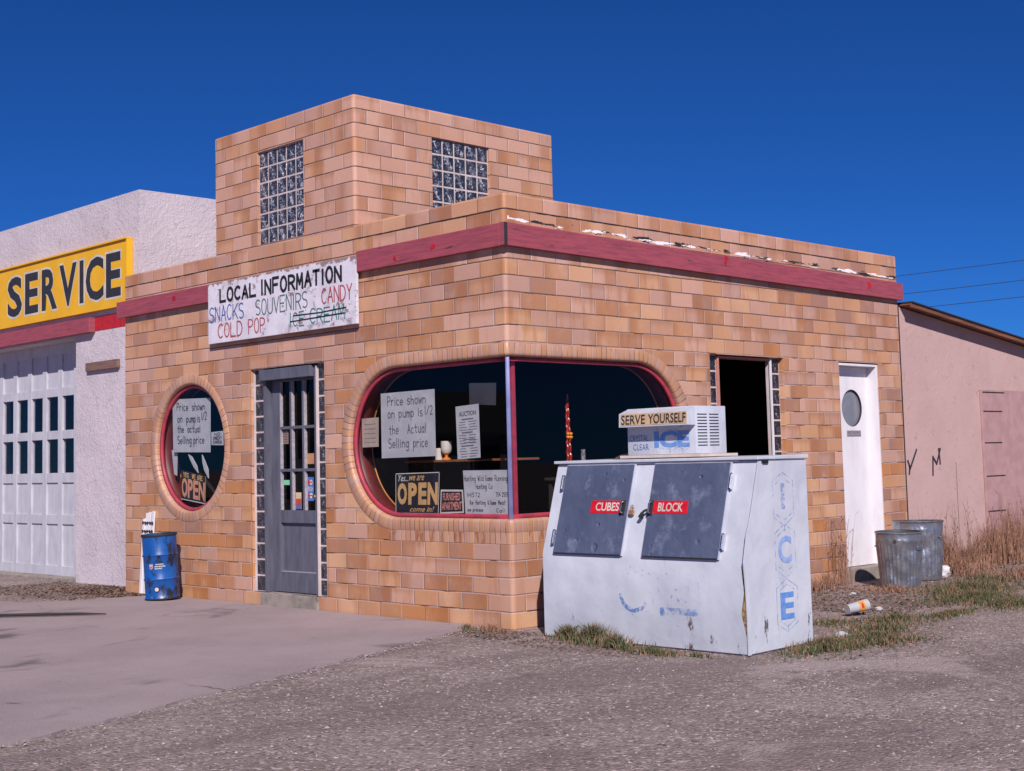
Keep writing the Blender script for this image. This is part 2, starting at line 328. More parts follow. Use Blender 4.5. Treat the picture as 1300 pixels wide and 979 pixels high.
def stucco_mat(name, c, c2, bs=1.0, stain=None):
    N = NN(name); P = N.pos(); N.b.inputs['Roughness'].default_value = .9
    a = N.noise(P, 9, 6, .6, 1.5); b = N.noise(P, 45, 4); c_ = N.mix(N.step(N.noise(P, 1.6, 6, .6), .35, .7), c, c2)
    c_ = N.mix(N.m_('MULTIPLY', N.step(a, .60, .68), .35), c_, tuple(x*.5 for x in c2))
    if stain: c_ = N.mix(N.m_('MULTIPLY', N.step(N.noise(N.scl(P, (1, 1, .35)), 2.0, 6), .55, .7), .6), c_, stain)
    N.l(c_, N.b.inputs['Base Color']); h = N.m_('ADD', N.m_('MULTIPLY', N.step(N.noise(P, 17, 6, .62, .8), .35, .7), .5), N.m_('MULTIPLY', b, .5)); N.bump(h, .6*bs, .014)
    return N.m
def paint_mat(name, c, c2, grain=True, flake=(.30, .12, .10), fl=.70, rough=.6, axis=(1, 1, 18)):
    N = NN(name); P = N.pos(); Q = N.scl(P, axis)
    g = N.noise(Q, 2.0, 5, .6); col = N.mix(N.step(g, .35, .7), c, c2)
    col = N.mix(N.step(N.noise(Q, 1.4, 7, .75), fl, fl+.03), col, flake); N.l(col, N.b.inputs['Base Color'])
    N.b.inputs['Roughness'].default_value = rough; N.bump(N.noise(Q, 5, 5), .35, .004); return N.m

M = {}
M['tile'] = tile_mat(); M['ring'] = ring_mat(); M['glass'] = glass_mat('window_glass', (.90, .90, .92), 1.34); M['door_glass'] = glass_mat('door_glass', (.8, .8, .84), 1.34)
M['redpaint'] = paint_mat('maroon_painted_board', (.35, .068, .095), (.24, .052, .075), axis=(2, 2, 22), flake=(.075, .03, .035), fl=.62)
M['redframe'] = mat('red_window_frame', (.42, .045, .075), .45, (.30, .04, .07), sc=12, bump=.15)
M['brightred'] = mat('bright_red_paint', (.50, .012, .02), .6, (.36, .012, .03), sc=14, bump=.4, bsc=30)
M['liner'] = mat('dark_red_liner', (.16, .02, .018), .5, (.10, .015, .015))
M['orangetrim'] = mat('orange_trim', (.6, .22, .05), .5)
M['mullion'] = mat('mullion_metal', (.20, .21, .40), .35, (.15, .16, .33), metal=.3)
M['mortar'] = mat('pale_mortar', (.60, .50, .50), .9, bump=.4)
M['purple'] = paint_mat('slate_purple_paint', (.115, .115, .155), (.08, .08, .11), axis=(9, 9, 1.5), flake=(.20, .17, .18), fl=.69, rough=.5)
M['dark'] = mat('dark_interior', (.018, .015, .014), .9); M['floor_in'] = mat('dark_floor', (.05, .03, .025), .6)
M['wood'] = mat('shelf_wood', (.28, .10, .03), .5, (.16, .06, .02), stretch=(4, 1, 20))
M['roof'] = mat('tar_roof', (.04, .038, .04), .9, bump=.5)
M['white'] = paint_mat('white_door_paint', (.74, .70, .74), (.66, .62, .66), axis=(3, 3, 1.2), flake=(.26, .22, .23), fl=.72, rough=.45)
M['concrete'] = mat('pale_concrete', (.30, .255, .225), .9, (.20, .17, .15), sc=5, bump=.5, bsc=40, dirt=(.08, .085, .05), dsc=4)
M['stucco'] = stucco_mat('white_stucco', (.58, .50, .55), (.50, .43, .475), 1.0)
M['pinkstucco'] = stucco_mat('pink_stucco', (.50, .33, .315), (.45, .295, .28), .35)
M['paper'] = mat('white_paper', (.43, .43, .45), .8, (.37, .37, .40), sc=9, bump=.2, bsc=9, bd=.01)
M['tanpaper'] = mat('tan_paper', (.42, .33, .28), .8); M['ink'] = mat('black_ink', (.03, .028, .035), .6); M['greyink'] = mat('grey_ink', (.12, .11, .14), .7)
M['signblack'] = mat('black_sign', (.012, .013, .02), .35); M['gold'] = mat('gold_letters', (.55, .33, .13), .6); M['pink'] = mat('pink_letters', (.62, .25, .20), .6)
M['cream'] = mat('cream_paint', (.6, .55, .5), .6)
# ================================================================== ground
def ground_mat():
    N = NN('gravel_ground'); P = N.pos(); N.b.inputs['Roughness'].default_value = .95; N.b.inputs['Specular IOR Level'].default_value = .2
    c = N.mix(N.step(N.noise(P, .9, 6, .6), .3, .7), (.30, .235, .22), (.215, .165, .15))
    vo = N.n('ShaderNodeTexVoronoi'); vo.inputs['Scale'].default_value = 55; N.l(P, vo.inputs['Vector'])
    sc = N.n('ShaderNodeSeparateColor'); N.l(vo.outputs['Color'], sc.inputs[0])
    c = N.mix(N.m_('MULTIPLY', N.step(sc.outputs[0], .75, .95), .7), c, (.55, .43, .44)); c = N.mix(N.m_('MULTIPLY', N.step(sc.outputs[1], .8, .95), .7), c, (.09, .07, .07))
    c = N.mix(N.step(N.noise(P, 2.2, 7, .7), .58, .75), c, (.13, .095, .085))
    tr = N.noise(N.scl(P, (.9, .16, 1)), 1.6, 3, .5, .4); c = N.mix(N.m_('MULTIPLY', N.step(tr, .52, .64), .5), c, (.17, .125, .125))
    c = N.mix(N.m_('MULTIPLY', N.step(N.noise(P, .5, 5, .6, 1.0), .60, .66), .55), c, (.40, .32, .31)); N.l(c, N.b.inputs['Base Color'])
    h = N.m_('ADD', N.m_('MULTIPLY', N.m_('SUBTRACT', 1.0, vo.outputs['Distance']), .6), N.m_('MULTIPLY', N.noise(P, 6, 6), 1.2)); N.bump(h, .7, .02); return N.m
def apron_mat():
    N = NN('worn_concrete_apron'); P = N.pos(); N.b.inputs['Roughness'].default_value = .9; N.b.inputs['Specular IOR Level'].default_value = .25
    c = N.mix(N.step(N.noise(P, .8, 7, .62), .3, .7), (.35, .275, .285), (.28, .22, .23))
    c = N.mix(N.m_('MULTIPLY', N.step(N.noise(P, 90, 3), .55, .7), .5), c, (.46, .36, .39)); c = N.mix(N.m_('MULTIPLY', N.step(N.noise(P, 70, 3), .60, .72), .5), c, (.13, .10, .11))
    st = N.m_('MULTIPLY', N.step(N.noise(N.scl(P, (1, 1, 1)), .75, 5, .6, .8), .57, .70), .75); c = N.mix(st, c, (.07, .055, .06))
    wq = N.n('ShaderNodeMix', data_type='VECTOR'); nz = N.n('ShaderNodeTexNoise'); nz.inputs['Scale'].default_value = 2.5; nz.inputs['Detail'].default_value = 6; N.l(P, nz.inputs['Vector'])
    wq.inputs[0].default_value = .30; N.l(P, wq.inputs[4]); N.l(nz.outputs['Color'], wq.inputs[5])
    vo = N.n('ShaderNodeTexVoronoi', feature='DISTANCE_TO_EDGE'); vo.inputs['Scale'].default_value = .62; N.l(wq.outputs[1], vo.inputs['Vector'])
    cr = N.m_('SUBTRACT', 1.0, N.step(vo.outputs['Distance'], .003, .010)); cr = N.m_('MULTIPLY', cr, N.step(N.noise(P, .7, 3), .52, .62))
    c = N.mix(N.m_('MULTIPLY', cr, .5), c, (.05, .04, .04)); c = N.mix(N.m_('MULTIPLY', N.step(N.noise(P, 3.3, 5, .7, .5), .66, .72), .7), c, (.06, .05, .055))
    N.l(c, N.b.inputs['Base Color']); N.bump(N.m_('SUBTRACT', N.m_('ADD', N.noise(P, 4, 6), N.m_('MULTIPLY', N.noise(P, 80, 3), .5)), cr), .55, .014); return N.m
bm = NB(); S = 900
vs = [bm.verts.new(p) for p in ((-S, -S, 0), (S, -S, 0), (S, S, 0), (-S, S, 0))]; bm.faces.new(vs)
struct('ground', bm, ground_mat())
bm = NB()
edge = [(-.374, -.012), (-.3, -.3), (-.16, -.7), (-.03, -1.1), (.12, -1.5), (.297, -1.96), (.62, -2.9), (1.0, -4.0), (1.7, -6), (2.6, -8.5), (-14, -8.5), (-14, -2.2), (-9, -1.75), (-7.2, -1.5), (-5.9, -1.25), (-5.55, -.75), (-5.5, -.3), (-5.3, -.05), (-5.0, -.012)]
ep = []
for i, (a, b) in enumerate(zip(edge, edge[1:]+edge[:1])):
    n = max(1, int(math.dist(a, b)/.12)); big = min(abs(a[1]), abs(b[1])) < .2 and abs(a[0]-b[0]) > 2
    for k in range(n if not big else 1):
        t = k/n; j = 0 if (big or k == 0 and i in (0, len(edge)-1)) else .018
        ep.append((a[0]+(b[0]-a[0])*t+rnd.uniform(-j, j), a[1]+(b[1]-a[1])*t+rnd.uniform(-j, j)))
top = [bm.verts.new((x, y, .014)) for x, y in ep]; bot = [bm.verts.new((x, y, -.05)) for x, y in ep]
f = bm.faces.new(top); f.normal_update()
if f.normal.z < 0: f.normal_flip()
for i in range(len(ep)): bm.faces.new((top[i], top[(i+1) % len(ep)], bot[(i+1) % len(ep)], bot[i]))
bmesh.ops.recalc_face_normals(bm, faces=bm.faces); bmesh.ops.triangulate(bm, faces=[f])
struct('concrete_apron', bm, apron_mat())

# ================================================================== the tile building
RC = .035
def W(u, z, d, ox=0):
    """unrolled wall coordinate: u<0 front wall (plane y=0), u>0 side wall (plane x=0), d inwards"""
    if u <= -RC: return Vector((min(u, -d if -u < d+1e-9 and u > -.2 else u)+ox, d, z))
    if u >= RC: return Vector((-d+ox, max(u, d if u < .2 else u), z))
    if d >= RC: return Vector((-d+ox, d, z))
    a = (u/RC+1)*PI/4; r = RC-d
    return Vector((-RC+r*math.sin(a)+ox, RC-r*math.cos(a), z))
def uvset(bm, lay, f, uvs):
    for l, q in zip(f.loops, uvs): l[lay].uv = q
def sheet(bm, lay, loops, ox=0, d=0, want=None):
    """planar polygon with holes in (u,z); want = outward normal"""
    flat = [p for lp in loops for p in lp]; tris = tessellate_polygon([[Vector((u, z, 0)) for u, z in lp] for lp in loops])
    vs = [bm.verts.new(W(u, z, d, ox)) for u, z in flat]
    for t in tris:
        try: f = bm.faces.new([vs[i] for i in t])
        except ValueError: continue
        f.normal_update()
        if f.normal.dot(want) < 0: f.normal_flip()
        for l in f.loops:
            i = vs.index(l.vert) if len(vs) < 2 else IDX[id(vs)][l.vert] if id(vs) in IDX else vs.index(l.vert)
            l[lay].uv = flat[i]
IDX = {}
def strip(bm, lay, us, zs, ox=0, d=0):
    g = [[bm.verts.new(W(u, z, d, ox)) for z in zs] for u in us]
    for i in range(len(us)-1):
        for j in range(len(zs)-1):
            f = bm.faces.new((g[i][j], g[i+1][j], g[i+1][j+1], g[i][j+1])); uvset(bm, lay, f, [(us[i], zs[j]), (us[i+1], zs[j]), (us[i+1], zs[j+1]), (us[i], zs[j+1])])
            for q in (f,): q.smooth = True
cus = [RC*(-1+2*i/8) for i in range(9)]
def circ(c, r, n=72, a0=0, a1=2*PI): return [(c[0]+r*math.cos(a0+(a1-a0)*i/n), c[1]+r*math.sin(a0+(a1-a0)*i/n)) for i in range(n)]
L, LB, H = 6.1, 6.12, 26*C
CC, CRI, CRO = (-4.79, 1.562), .66, .765
PZ, PRI, PRO = 1.53, .655, .76; PL, PR = -1.42, 1.60
DA = (-3.635, -2.435, C, 17*C); DB = (2.66, 3.86, C, 17*C-.004); DW = (4.868, 5.655, C, 17*C-.004)
def rectl(r): return [(r[0], r[2]), (r[1], r[2]), (r[1], r[3]), (r[0], r[3])]
half = lambda c, r, s, n=40: [(c+s*r*math.sin(PI*i/n), PZ-r*math.cos(PI*i/n)) for i in range(n+1)]  # from bottom to top on side s
root = thing('tile_building', 'tan glazed tile shop with a square tower, corner window and maroon fascia', 'building', (0, 0, 0))
bm = NB(); lay = mesh_uv(bm)
zt = H-.02
outerA = [(-L, -.1), (-RC, -.1), (-RC, PZ-PRO)]+half(PL, PRO, -1)+[(-RC, PZ+PRO), (-RC, zt), (-1.935, zt), (-4.24, zt), (-L, zt)]
sheet(bm, lay, [outerA, rectl(DA), circ(CC, CRO)], want=Vector((0, -1, 0)))
def coping(bm, lay, us, zt, ox=0, back=.22, drop=.32):
    prof = [(0, zt), (.004, zt+.011), (.010, zt+.017), (.022, zt+.02), (back, zt+.02), (back, zt-drop)]
    g = [[bm.verts.new(W(u, z, d, ox)) for d, z in prof] for u in us]
    for i in range(len(us)-1):
        for j in range(len(prof)-1):
            f = bm.faces.new((g[i][j], g[i+1][j], g[i+1][j+1], g[i][j+1]))
            v0 = min(prof[j][1], zt-.004); uvset(bm, lay, f, [(us[i], v0), (us[i+1], v0), (us[i+1], v0), (us[i], v0)]); f.smooth = j < 3
obj('wall', bm, M['tile'], root, label='front wall of mottled tan tile')
bm = NB(); lay = mesh_uv(bm)
outerB = [(RC, -.1), (LB, -.1), (LB, zt), (RC, zt), (RC, PZ+PRO)]+half(PR, PRO, 1)[::-1]+[(RC, PZ-PRO)]
sheet(bm, lay, [outerB, rectl(DB), rectl(DW)], want=Vector((1, 0, 0)))
strip(bm, lay, cus, [-.1, PZ-PRO]); strip(bm, lay, cus, [PZ+PRO, zt])
obj('wall', bm, M['tile'], root, label='side wall and rounded corner of tan tile')
bm = NB(); lay = mesh_uv(bm)
coping(bm, lay, [-1.96, -1.0, -.3]+cus+[.3, 2, 4, LB], zt); obj('coping', bm, M['tile'], root); bm = NB(); lay = mesh_uv(bm); coping(bm, lay, [-L, -4.24], zt)
obj('coping', bm, M['tile'], root)
# far ends, rear and roof
bm = NB(); lay = mesh_uv(bm)
box(bm, -L, -L+.18, .004, 6.1, -.1, H-.03); box(bm, -L+.18, -.03, LB-.2, LB-.004, -.1, H-.03)
for f in bm.faces:
    for l in f.loops: l[lay].uv = (l.vert.co.y+40 if abs(f.normal.x) > .5 else l.vert.co.x+40, l.vert.co.z)
obj('rear_wall', bm, M['tile'], root)
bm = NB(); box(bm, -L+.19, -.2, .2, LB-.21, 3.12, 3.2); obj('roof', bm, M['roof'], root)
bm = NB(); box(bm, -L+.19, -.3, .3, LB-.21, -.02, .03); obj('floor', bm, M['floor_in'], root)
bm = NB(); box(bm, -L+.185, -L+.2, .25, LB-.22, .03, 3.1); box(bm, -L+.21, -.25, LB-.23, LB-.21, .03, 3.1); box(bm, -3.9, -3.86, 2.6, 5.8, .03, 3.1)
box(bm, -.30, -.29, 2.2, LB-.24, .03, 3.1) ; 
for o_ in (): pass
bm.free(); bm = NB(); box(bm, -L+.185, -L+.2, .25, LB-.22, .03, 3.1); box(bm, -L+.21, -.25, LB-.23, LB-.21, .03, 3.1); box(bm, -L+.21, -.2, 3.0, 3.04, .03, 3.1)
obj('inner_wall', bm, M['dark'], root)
# ---- tower
T, T2, TD, HT = 1.935, 4.24, 2.62, 35*C
bm = NB(); lay = mesh_uv(bm); ta = (-T2+T, 0)
gA = (-3.485+T, -2.72+T, 3.53, 4.46); gB = (.948, 1.71, 3.545, 4.475)
# tower UVs are shifted so the bond starts at the tower's own corner
zt2 = HT-.02
sheet(bm, lay, [[(-T2+T, zt), (-RC, zt), (-RC, zt2), (-T2+T, zt2)], rectl(gA)], ox=-T, want=Vector((0, -1, 0)))
sheet(bm, lay, [[(RC, 3.15), (TD, 3.15), (TD, zt2), (RC, zt2)], rectl(gB)], ox=-T, want=Vector((1, 0, 0)))
strip(bm, lay, cus, [zt-.001, zt2], ox=-T); strip(bm, lay, cus[4:], [3.15, zt-.001], ox=-T)
coping(bm, lay, [-T2+T, -1]+cus+[.5, TD], zt2, ox=-T)
for f in list(bm.faces):
    for l in f.loops:
        u_, v_ = l[lay].uv; l[lay].uv = (u_ + (0), v_+20*C)
box(bm, -T2+.001, -T-.24, TD-.2, TD, 3.15, zt2+.015); box(bm, -T2, -T2+.2, .004, TD, 3.15, zt2+.015); box(bm, -T2+.2, -T-.2, .2, TD-.2, zt2-.3, zt2-.2)
obj('tower', bm, M['tile'], root)

# ---- ring surrounds, frames
def path_circle(c, n=96): return [(c[0], c[1], math.cos(2*PI*i/n), math.sin(2*PI*i/n)) for i in range(n)], True
def path_pic(n=32):
    p = [(PL, PZ, -math.sin(PI*i/n), -math.cos(PI*i/n)) for i in range(n+1)]
    ls = [-1.0, -.5, -.2]+cus+[.2, .5, 1.0]
    p += [(u, PZ, 0, 1) for u in ls]
    p += [(PR, PZ, math.sin(PI*i/n), math.cos(PI*i/n)) for i in range(n+1)]
    p += [(u, PZ, 0, -1) for u in reversed(ls)]
    return p
def sweep(bm, path, base, prof, uvs=True, closed_prof=False):
    lay = mesh_uv(bm); n = len(path); g = []; ss = [0]
    for i, (a, b, x, z) in enumerate(path):
        g.append([bm.verts.new(W(a+x*(base+o), b+z*(base+o), d)) for o, d in prof])
        a2, b2, x2, z2 = path[(i+1) % n]; ss.append(ss[-1]+math.dist((a+x*(base+.05), b+z*(base+.05)), (a2+x2*(base+.05), b2+z2*(base+.05))))
    m = len(prof)
    for i in range(n):
        k = (i+1) % n
        for j in range(m if closed_prof else m-1):
            q = (j+1) % m
            f = bm.faces.new((g[i][j], g[k][j], g[k][q], g[i][q])); f.smooth = True
            uvset(bm, lay, f, [(ss[i], prof[j][0]), (ss[i+1], prof[j][0]), (ss[i+1], prof[q][0]), (ss[i], prof[q][0])])
    bmesh.ops.recalc_face_normals(bm, faces=bm.faces)
rb = .030
def ringprof(w_):
    return [(w_+.004, .012), (w_+.003, -.002), (w_, -.004), (rb+.01, -.004)]+[(rb-rb*math.sin(a), rb-rb*math.cos(a)-.004) for a in [PI/2*i/6 for i in range(7)]]+[(0, .10)]
bm = NB(); sweep(bm, path_circle(CC)[0], CRI, ringprof(CRO-CRI)); obj('tile_surround', bm, M['ring'], root, label='round surround of short upright tiles')
bm = NB(); sweep(bm, path_pic(), PRI, ringprof(PRO-PRI))
lay = mesh_uv(bm)
us = [-1.53, -1, -.4]+cus+[.4, 1, 1.65]; z0, z1 = 5*C, PZ-PRO-.002
g = [[bm.verts.new(W(u, z, -.003)) for z in (z0, z1)] for u in us]
for i in range(len(us)-1):
    f = bm.faces.new((g[i][0], g[i+1][0], g[i+1][1], g[i][1])); uvset(bm, lay, f, [(us[i], -1), (us[i+1], -1), (us[i+1], -1), (us[i], -1)])
obj('tile_surround', bm, M['ring'], root, label='long surround of short upright tiles wrapping the corner')

def window(path, base, gl_list, nm, lab):
    b = NB(); sweep(b, path, base, [(.0, .045), (-.032, .045), (-.036, .05), (-.036, .085), (0, .085)], closed_prof=True)
    fr = obj(nm, b, M['redframe'], root, label=lab)
    b = NB()
    for pts in gl_list: 
        vs = [b.verts.new(p) for p in pts]; b.faces.new(vs)
    obj('pane', b, M['glass'], fr)
    b = NB(); sweep(b, path, base, [(-.012, .0855), (-.012, .25), (.0, .25), (.0, .0855)], closed_prof=True); obj('inner_reveal', b, M['liner'], fr)
    b = NB(); sweep(b, path, base, [(-.016, .25), (-.016, .262), (.01, .262), (.01, .25)], closed_prof=True); obj('inner_trim', b, M['orangetrim'], fr)
    return fr
window(path_circle(CC)[0], CRI, [[Vector((x, .07, z)) for x, z in circ(CC, CRI-.01)]], 'window', 'round window with red frame')
r_ = PRI-.01
pa = [Vector((u, .07, z)) for u, z in half(PL, r_, -1)]+[Vector((-.07, .07, PZ+r_)), Vector((-.07, .07, PZ-r_))]
pb = [Vector((-.07, u, z)) for u, z in half(PR, r_, 1)]+[Vector((-.07, .07, PZ+r_)), Vector((-.07, .07, PZ-r_))]
pw = window(path_pic(), PRI, [pa, pb], 'window', 'long corner window with rounded ends and red frame')
bm = NB(); MM = Matrix.Translation((-.042, .042, 0)) @ Matrix.Rotation(R_(45), 4, 'Z')
box(bm, -.018, .018, -.018, .018, PZ-PRI-.0, PZ+PRI, .008, M=MM); obj('mullion', bm, M['mullion'], pw, smooth=True)
bm = NB(); box(bm, -.112, -.088, .135, .172, PZ-PRI+.01, PZ+PRI-.01, .003); obj('inner_post', bm, M['redframe'], pw)

# ---- fascia boards and the flaws in them
def fascia(bm, u0, u1, z0, z1, d0, d1, n=16):
    for i in range(n):
        pass
bm = NB()
box(bm, -6.2, -4.32, -.055, -.002, 3.045, 3.225, .004); obj('fascia_board', bm, M['redpaint'], root, label='short maroon board left of the white information sign')
bm = NB(); box(bm, -1.86, -.003, -.055, -.002, 3.075, 3.262, .004); obj('fascia_board', bm, M['redpaint'], root, label='maroon board from the information sign to the corner')
bm = NB(); box(bm, .002, .045, -.044, 3.1, 3.075, 3.262, .004); box(bm, .002, .043, 3.103, 6.15, 3.032, 3.222+.02, .004)
bm.free(); bm = NB()
# side fascia drops slightly towards the rear
vs = [bm.verts.new(p) for p in [(.002, -.054, 3.078), (.055, -.054, 3.078), (.055, -.054, 3.264), (.002, -.054, 3.264), (.002, 6.16, 3.022), (.055, 6.16, 3.022), (.055, 6.16, 3.212), (.002, 6.16, 3.212)]]
for q in [(0, 1, 2, 3), (4, 7, 6, 5), (0, 4, 5, 1), (3, 2, 6, 7), (1, 5, 6, 2), (0, 3, 7, 4)]: bm.faces.new([vs[i] for i in q])
bmesh.ops.recalc_face_normals(bm, faces=bm.faces)
obj('fascia_board', bm, M['redpaint'], root, label='maroon board along the side wall')
bm = NB(); box(bm, .0555, .057, -.054, -.018, 3.079, 3.262); obj('end_grain', bm, M['tar'] if 'tar' in M else M['ink'], root)
# broken chips of lighter wood on the fascia
bm = NB()
for x, z in ((-4.98, 3.15), (-1.32, 3.13), (-.80, 3.17)):
    P0 = [Vector((x+rnd.uniform(-.025, .025)+.03*math.cos(a), -.0575, z+.03*math.sin(a)*rnd.uniform(.5, 1.4))) for a in [k*PI/4 for k in range(8)]]
    poly(bm, P0, (0, -1, 0), .002); obj('chipped_paint', bm, M['brightred'], root); bm = NB()
for y, z in ((5.45, 3.13), (2.9, 3.2)):
    P0 = [Vector((.0575, y+rnd.uniform(-.02, .02)+.03*math.cos(a), z+.045*math.sin(a)*rnd.uniform(.6, 1.4))) for a in [k*PI/4 for k in range(8)]]
    poly(bm, P0, (1, 0, 0), .002); obj('chipped_paint', bm, M['brightred'], root); bm = NB()
bm.free()
# ---- glass block panels
def gblock_mat():
    N = NN('glass_block'); P = N.pos(); N.b.inputs['Roughness'].default_value = .10; N.b.inputs['Specular IOR Level'].default_value = .8
    uv = N.n('ShaderNodeUVMap', uv_map='UVMap').outputs[0]; sp = N.n('ShaderNodeSeparateXYZ'); N.l(uv, sp.inputs[0]); u, v = sp.outputs[0], sp.outputs[1]
    a = N.noise(P, 34, 4, .68, 1.2); b = N.noise(P, 120, 3)
    # glints on each block's moulded ribs, painted in as a pale slanting band
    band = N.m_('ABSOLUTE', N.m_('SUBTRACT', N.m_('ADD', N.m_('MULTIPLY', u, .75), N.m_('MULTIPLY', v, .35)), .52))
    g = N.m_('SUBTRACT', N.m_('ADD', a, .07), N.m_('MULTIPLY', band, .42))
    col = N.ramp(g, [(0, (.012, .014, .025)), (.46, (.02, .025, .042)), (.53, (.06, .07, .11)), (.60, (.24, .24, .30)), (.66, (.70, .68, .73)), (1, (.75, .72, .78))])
    N.l(col, N.b.inputs['Base Color']); N.bump(N.m_('ADD', a, N.m_('MULTIPLY', b, .4)), .8, .012); return N.m
M['gblock'] = gblock_mat()
M['gblock_shaded'] = M['gblock'].copy()  # shaded copy of the same blocks for the door strips, shade put into its colours
for n_ in M['gblock_shaded'].node_tree.nodes:
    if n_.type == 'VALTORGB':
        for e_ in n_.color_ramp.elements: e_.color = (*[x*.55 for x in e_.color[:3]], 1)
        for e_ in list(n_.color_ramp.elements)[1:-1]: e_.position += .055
def blocks(parent, fr, a0, a1, z0, z1, na, nz, n, lab=None, depth=.05):
    """fr(a,z,d) -> world; one panel of glass blocks with a mortar grid behind them"""
    bm = NB(); A = [fr(a0, z0, .005), fr(a1, z0, .005), fr(a1, z1, .005), fr(a0, z1, .005)]; poly(bm, A, n, .05)
    p = obj('glass_block_panel', bm, M['mortar'], parent, label=lab)
    bm = NB(); da = (a1-a0)/na; dz = (z1-z0)/nz; g = .0085; lay = mesh_uv(bm)
    for i in range(na):
        for j in range(nz):
            x0, x1, y0, y1 = a0+i*da+g, a0+(i+1)*da-g, z0+j*dz+g, z0+(j+1)*dz-g; c = .010; rings = []
            uvm = {}
            for ins, d in ((0, .006), (0, .003), (c*.5, 0), (c*1.6, .0003), (c*2.4, .0025)):
                ps = ((x0+ins, y0+ins), (x1-ins, y0+ins), (x1-ins, y1-ins), (x0+ins, y1-ins))
                rings.append([bm.verts.new(fr(x, y, d)) for x, y in ps])
                for v_, (x, y) in zip(rings[-1], ps): uvm[v_] = ((x-x0)/(x1-x0), (y-y0)/(y1-y0))
            fs = [bm.faces.new((A_[k], A_[(k+1) % 4], B_[(k+1) % 4], B_[k])) for A_, B_ in zip(rings, rings[1:]) for k in range(4)]+[bm.faces.new(rings[-1])]
            for f in fs:
                for l in f.loops: l[lay].uv = uvm[l.vert]
    bmesh.ops.recalc_face_normals(bm, faces=bm.faces)
    obj('glass_blocks', bm, M['gblock'] if na > 1 else M['gblock_shaded'], p)
nA, nB = Vector((0, -1, 0)), Vector((1, 0, 0))
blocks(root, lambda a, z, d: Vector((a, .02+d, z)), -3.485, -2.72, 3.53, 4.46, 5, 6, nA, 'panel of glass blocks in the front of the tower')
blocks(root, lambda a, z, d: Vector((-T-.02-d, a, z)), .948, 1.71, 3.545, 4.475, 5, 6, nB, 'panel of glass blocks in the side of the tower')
# reveals of the tower openings
def reveal(bm, fr, a0, a1, z0, z1, depth, rn=.03, bottom=True, top=True):
    lay = mesh_uv(bm)
    prof = [(-.0, 0)]
    pr = [(rn*(1-math.cos(t)) if False else 0, 0) for t in ()]
    P_ = [(-rn*0+rn*math.sin(t)-rn, rn-rn*math.cos(t)) for t in [PI/2*i/5 for i in range(6)]]+[(0, depth)]
    # (offset from opening edge towards the opening, depth): starts on the wall face
    cs = [(a0, z0), (a1, z0), (a1, z1), (a0, z1)]
    def side(p, q, inx, inz):
        g = []
        for o, d in P_:
            g.append([bm.verts.new(fr(p[0]+inx*o, p[1]+inz*o, d-.001)), bm.verts.new(fr(q[0]+inx*o, q[1]+inz*o, d-.001))])
        for A_, B_ in zip(g, g[1:]):
            f = bm.faces.new((A_[0], A_[1], B_[1], B_[0])); f.smooth = True
            e = p[0]-inx*.04
            for l in f.loops: l[lay].uv = (e if e < 0 or True else e, (p[1]-.03 if inz > 0 else p[1]+.03) if inz else 0)
            if inx:
                vsq = {A_[0]: p[1], B_[0]: p[1], A_[1]: q[1], B_[1]: q[1]}
                for l in f.loops: l[lay].uv = (e, vsq[l.vert])
    side((a0, z0), (a0, z1), 1, 0); side((a1, z0), (a1, z1), -1, 0)
    if top: side((a0-rn, z1), (a1+rn, z1), 0, -1)
    if bottom: side((a0-rn, z0), (a1+rn, z0), 0, 1)
bm = NB()
def rv(*a, **k):
    b = NB(); reveal(b, *a, **k); bmesh.ops.recalc_face_normals(b, faces=b.faces); obj('opening_reveal', b, M['tile'], root)
bm.free()
rv(lambda a, z, d: Vector((a, d, z)), -3.485, -2.72, 3.53, 4.46, .03, .004); rv(lambda a, z, d: Vector((-T-d, a, z)), .948, 1.71, 3.545, 4.475, .03, .004)
rn = .03
rv(lambda a, z, d: Vector((a, d, z)), DA[0], DA[1], DA[2], DA[3], .10, rn, bottom=False)
rv(lambda a, z, d: Vector((-d, a, z)), DB[0], DB[1], DB[2], DB[3], .08, .012, bottom=False)
rv(lambda a, z, d: Vector((-d, a, z)), DW[0], DW[1], DW[2], DW[3], .10, .015, bottom=False)

# ---- front door set between strips of glass block
zb, ztp = C, 17*C
GA = lambda a, z, d: Vector((a, .045+d, z))
blocks(root, GA, -3.63, -3.475, zb, ztp, 1, 14, nA, 'strip of glass blocks left of the grey door')
blocks(root, GA, -2.595, -2.44, zb, ztp, 1, 14, nA, 'strip of glass blocks right of the grey door')
bm = NB(); box(bm, -3.635, -3.622, .03, .06, zb, ztp); obj('mortar_bead', bm, M['mortar'], root)
bm = NB(); box(bm, -2.604, -2.594, .025, .06, zb, ztp-.02); obj('mortar_bead', bm, M['mortar'], root)
bm = NB(); box(bm, -3.475, -3.432, .035, .16, zb, 2.29, .003); box(bm, -2.645, -2.604, .035, .16, zb, 2.29, .003); box(bm, -3.482, -2.652, -.012, .15, 2.183, 2.288, .005)
obj('door_frame', bm, M['purple'], root, label='slate purple frame of the front door')
bm = NB(); y0, y1 = .10, .145; X0, X1 = -3.430, -2.647
box(bm, X0, -3.295, y0, y1, .14, 2.18, .004); box(bm, -2.735, X1, y0, y1, .14, 2.18, .004)
box(bm, -3.295, -2.735, y0, y1, .80, .92, .003); box(bm, -3.295, -2.735, y0+.001, y1, .14, .33, .003); box(bm, -3.295, -2.735, y0, y1, 2.165, 2.18, .003)
box(bm, -3.295, -2.735, y0+.032, y1-.002, .33, .80)
for x in (-3.118, -2.918): box(bm, x-.014, x+.014, y0+.001, y1, .92, 2.165, .003)
for z in (1.305, 1.715): box(bm, -3.295, -2.735, y0+.003, y1-.004, z-.014, z+.014, .003)
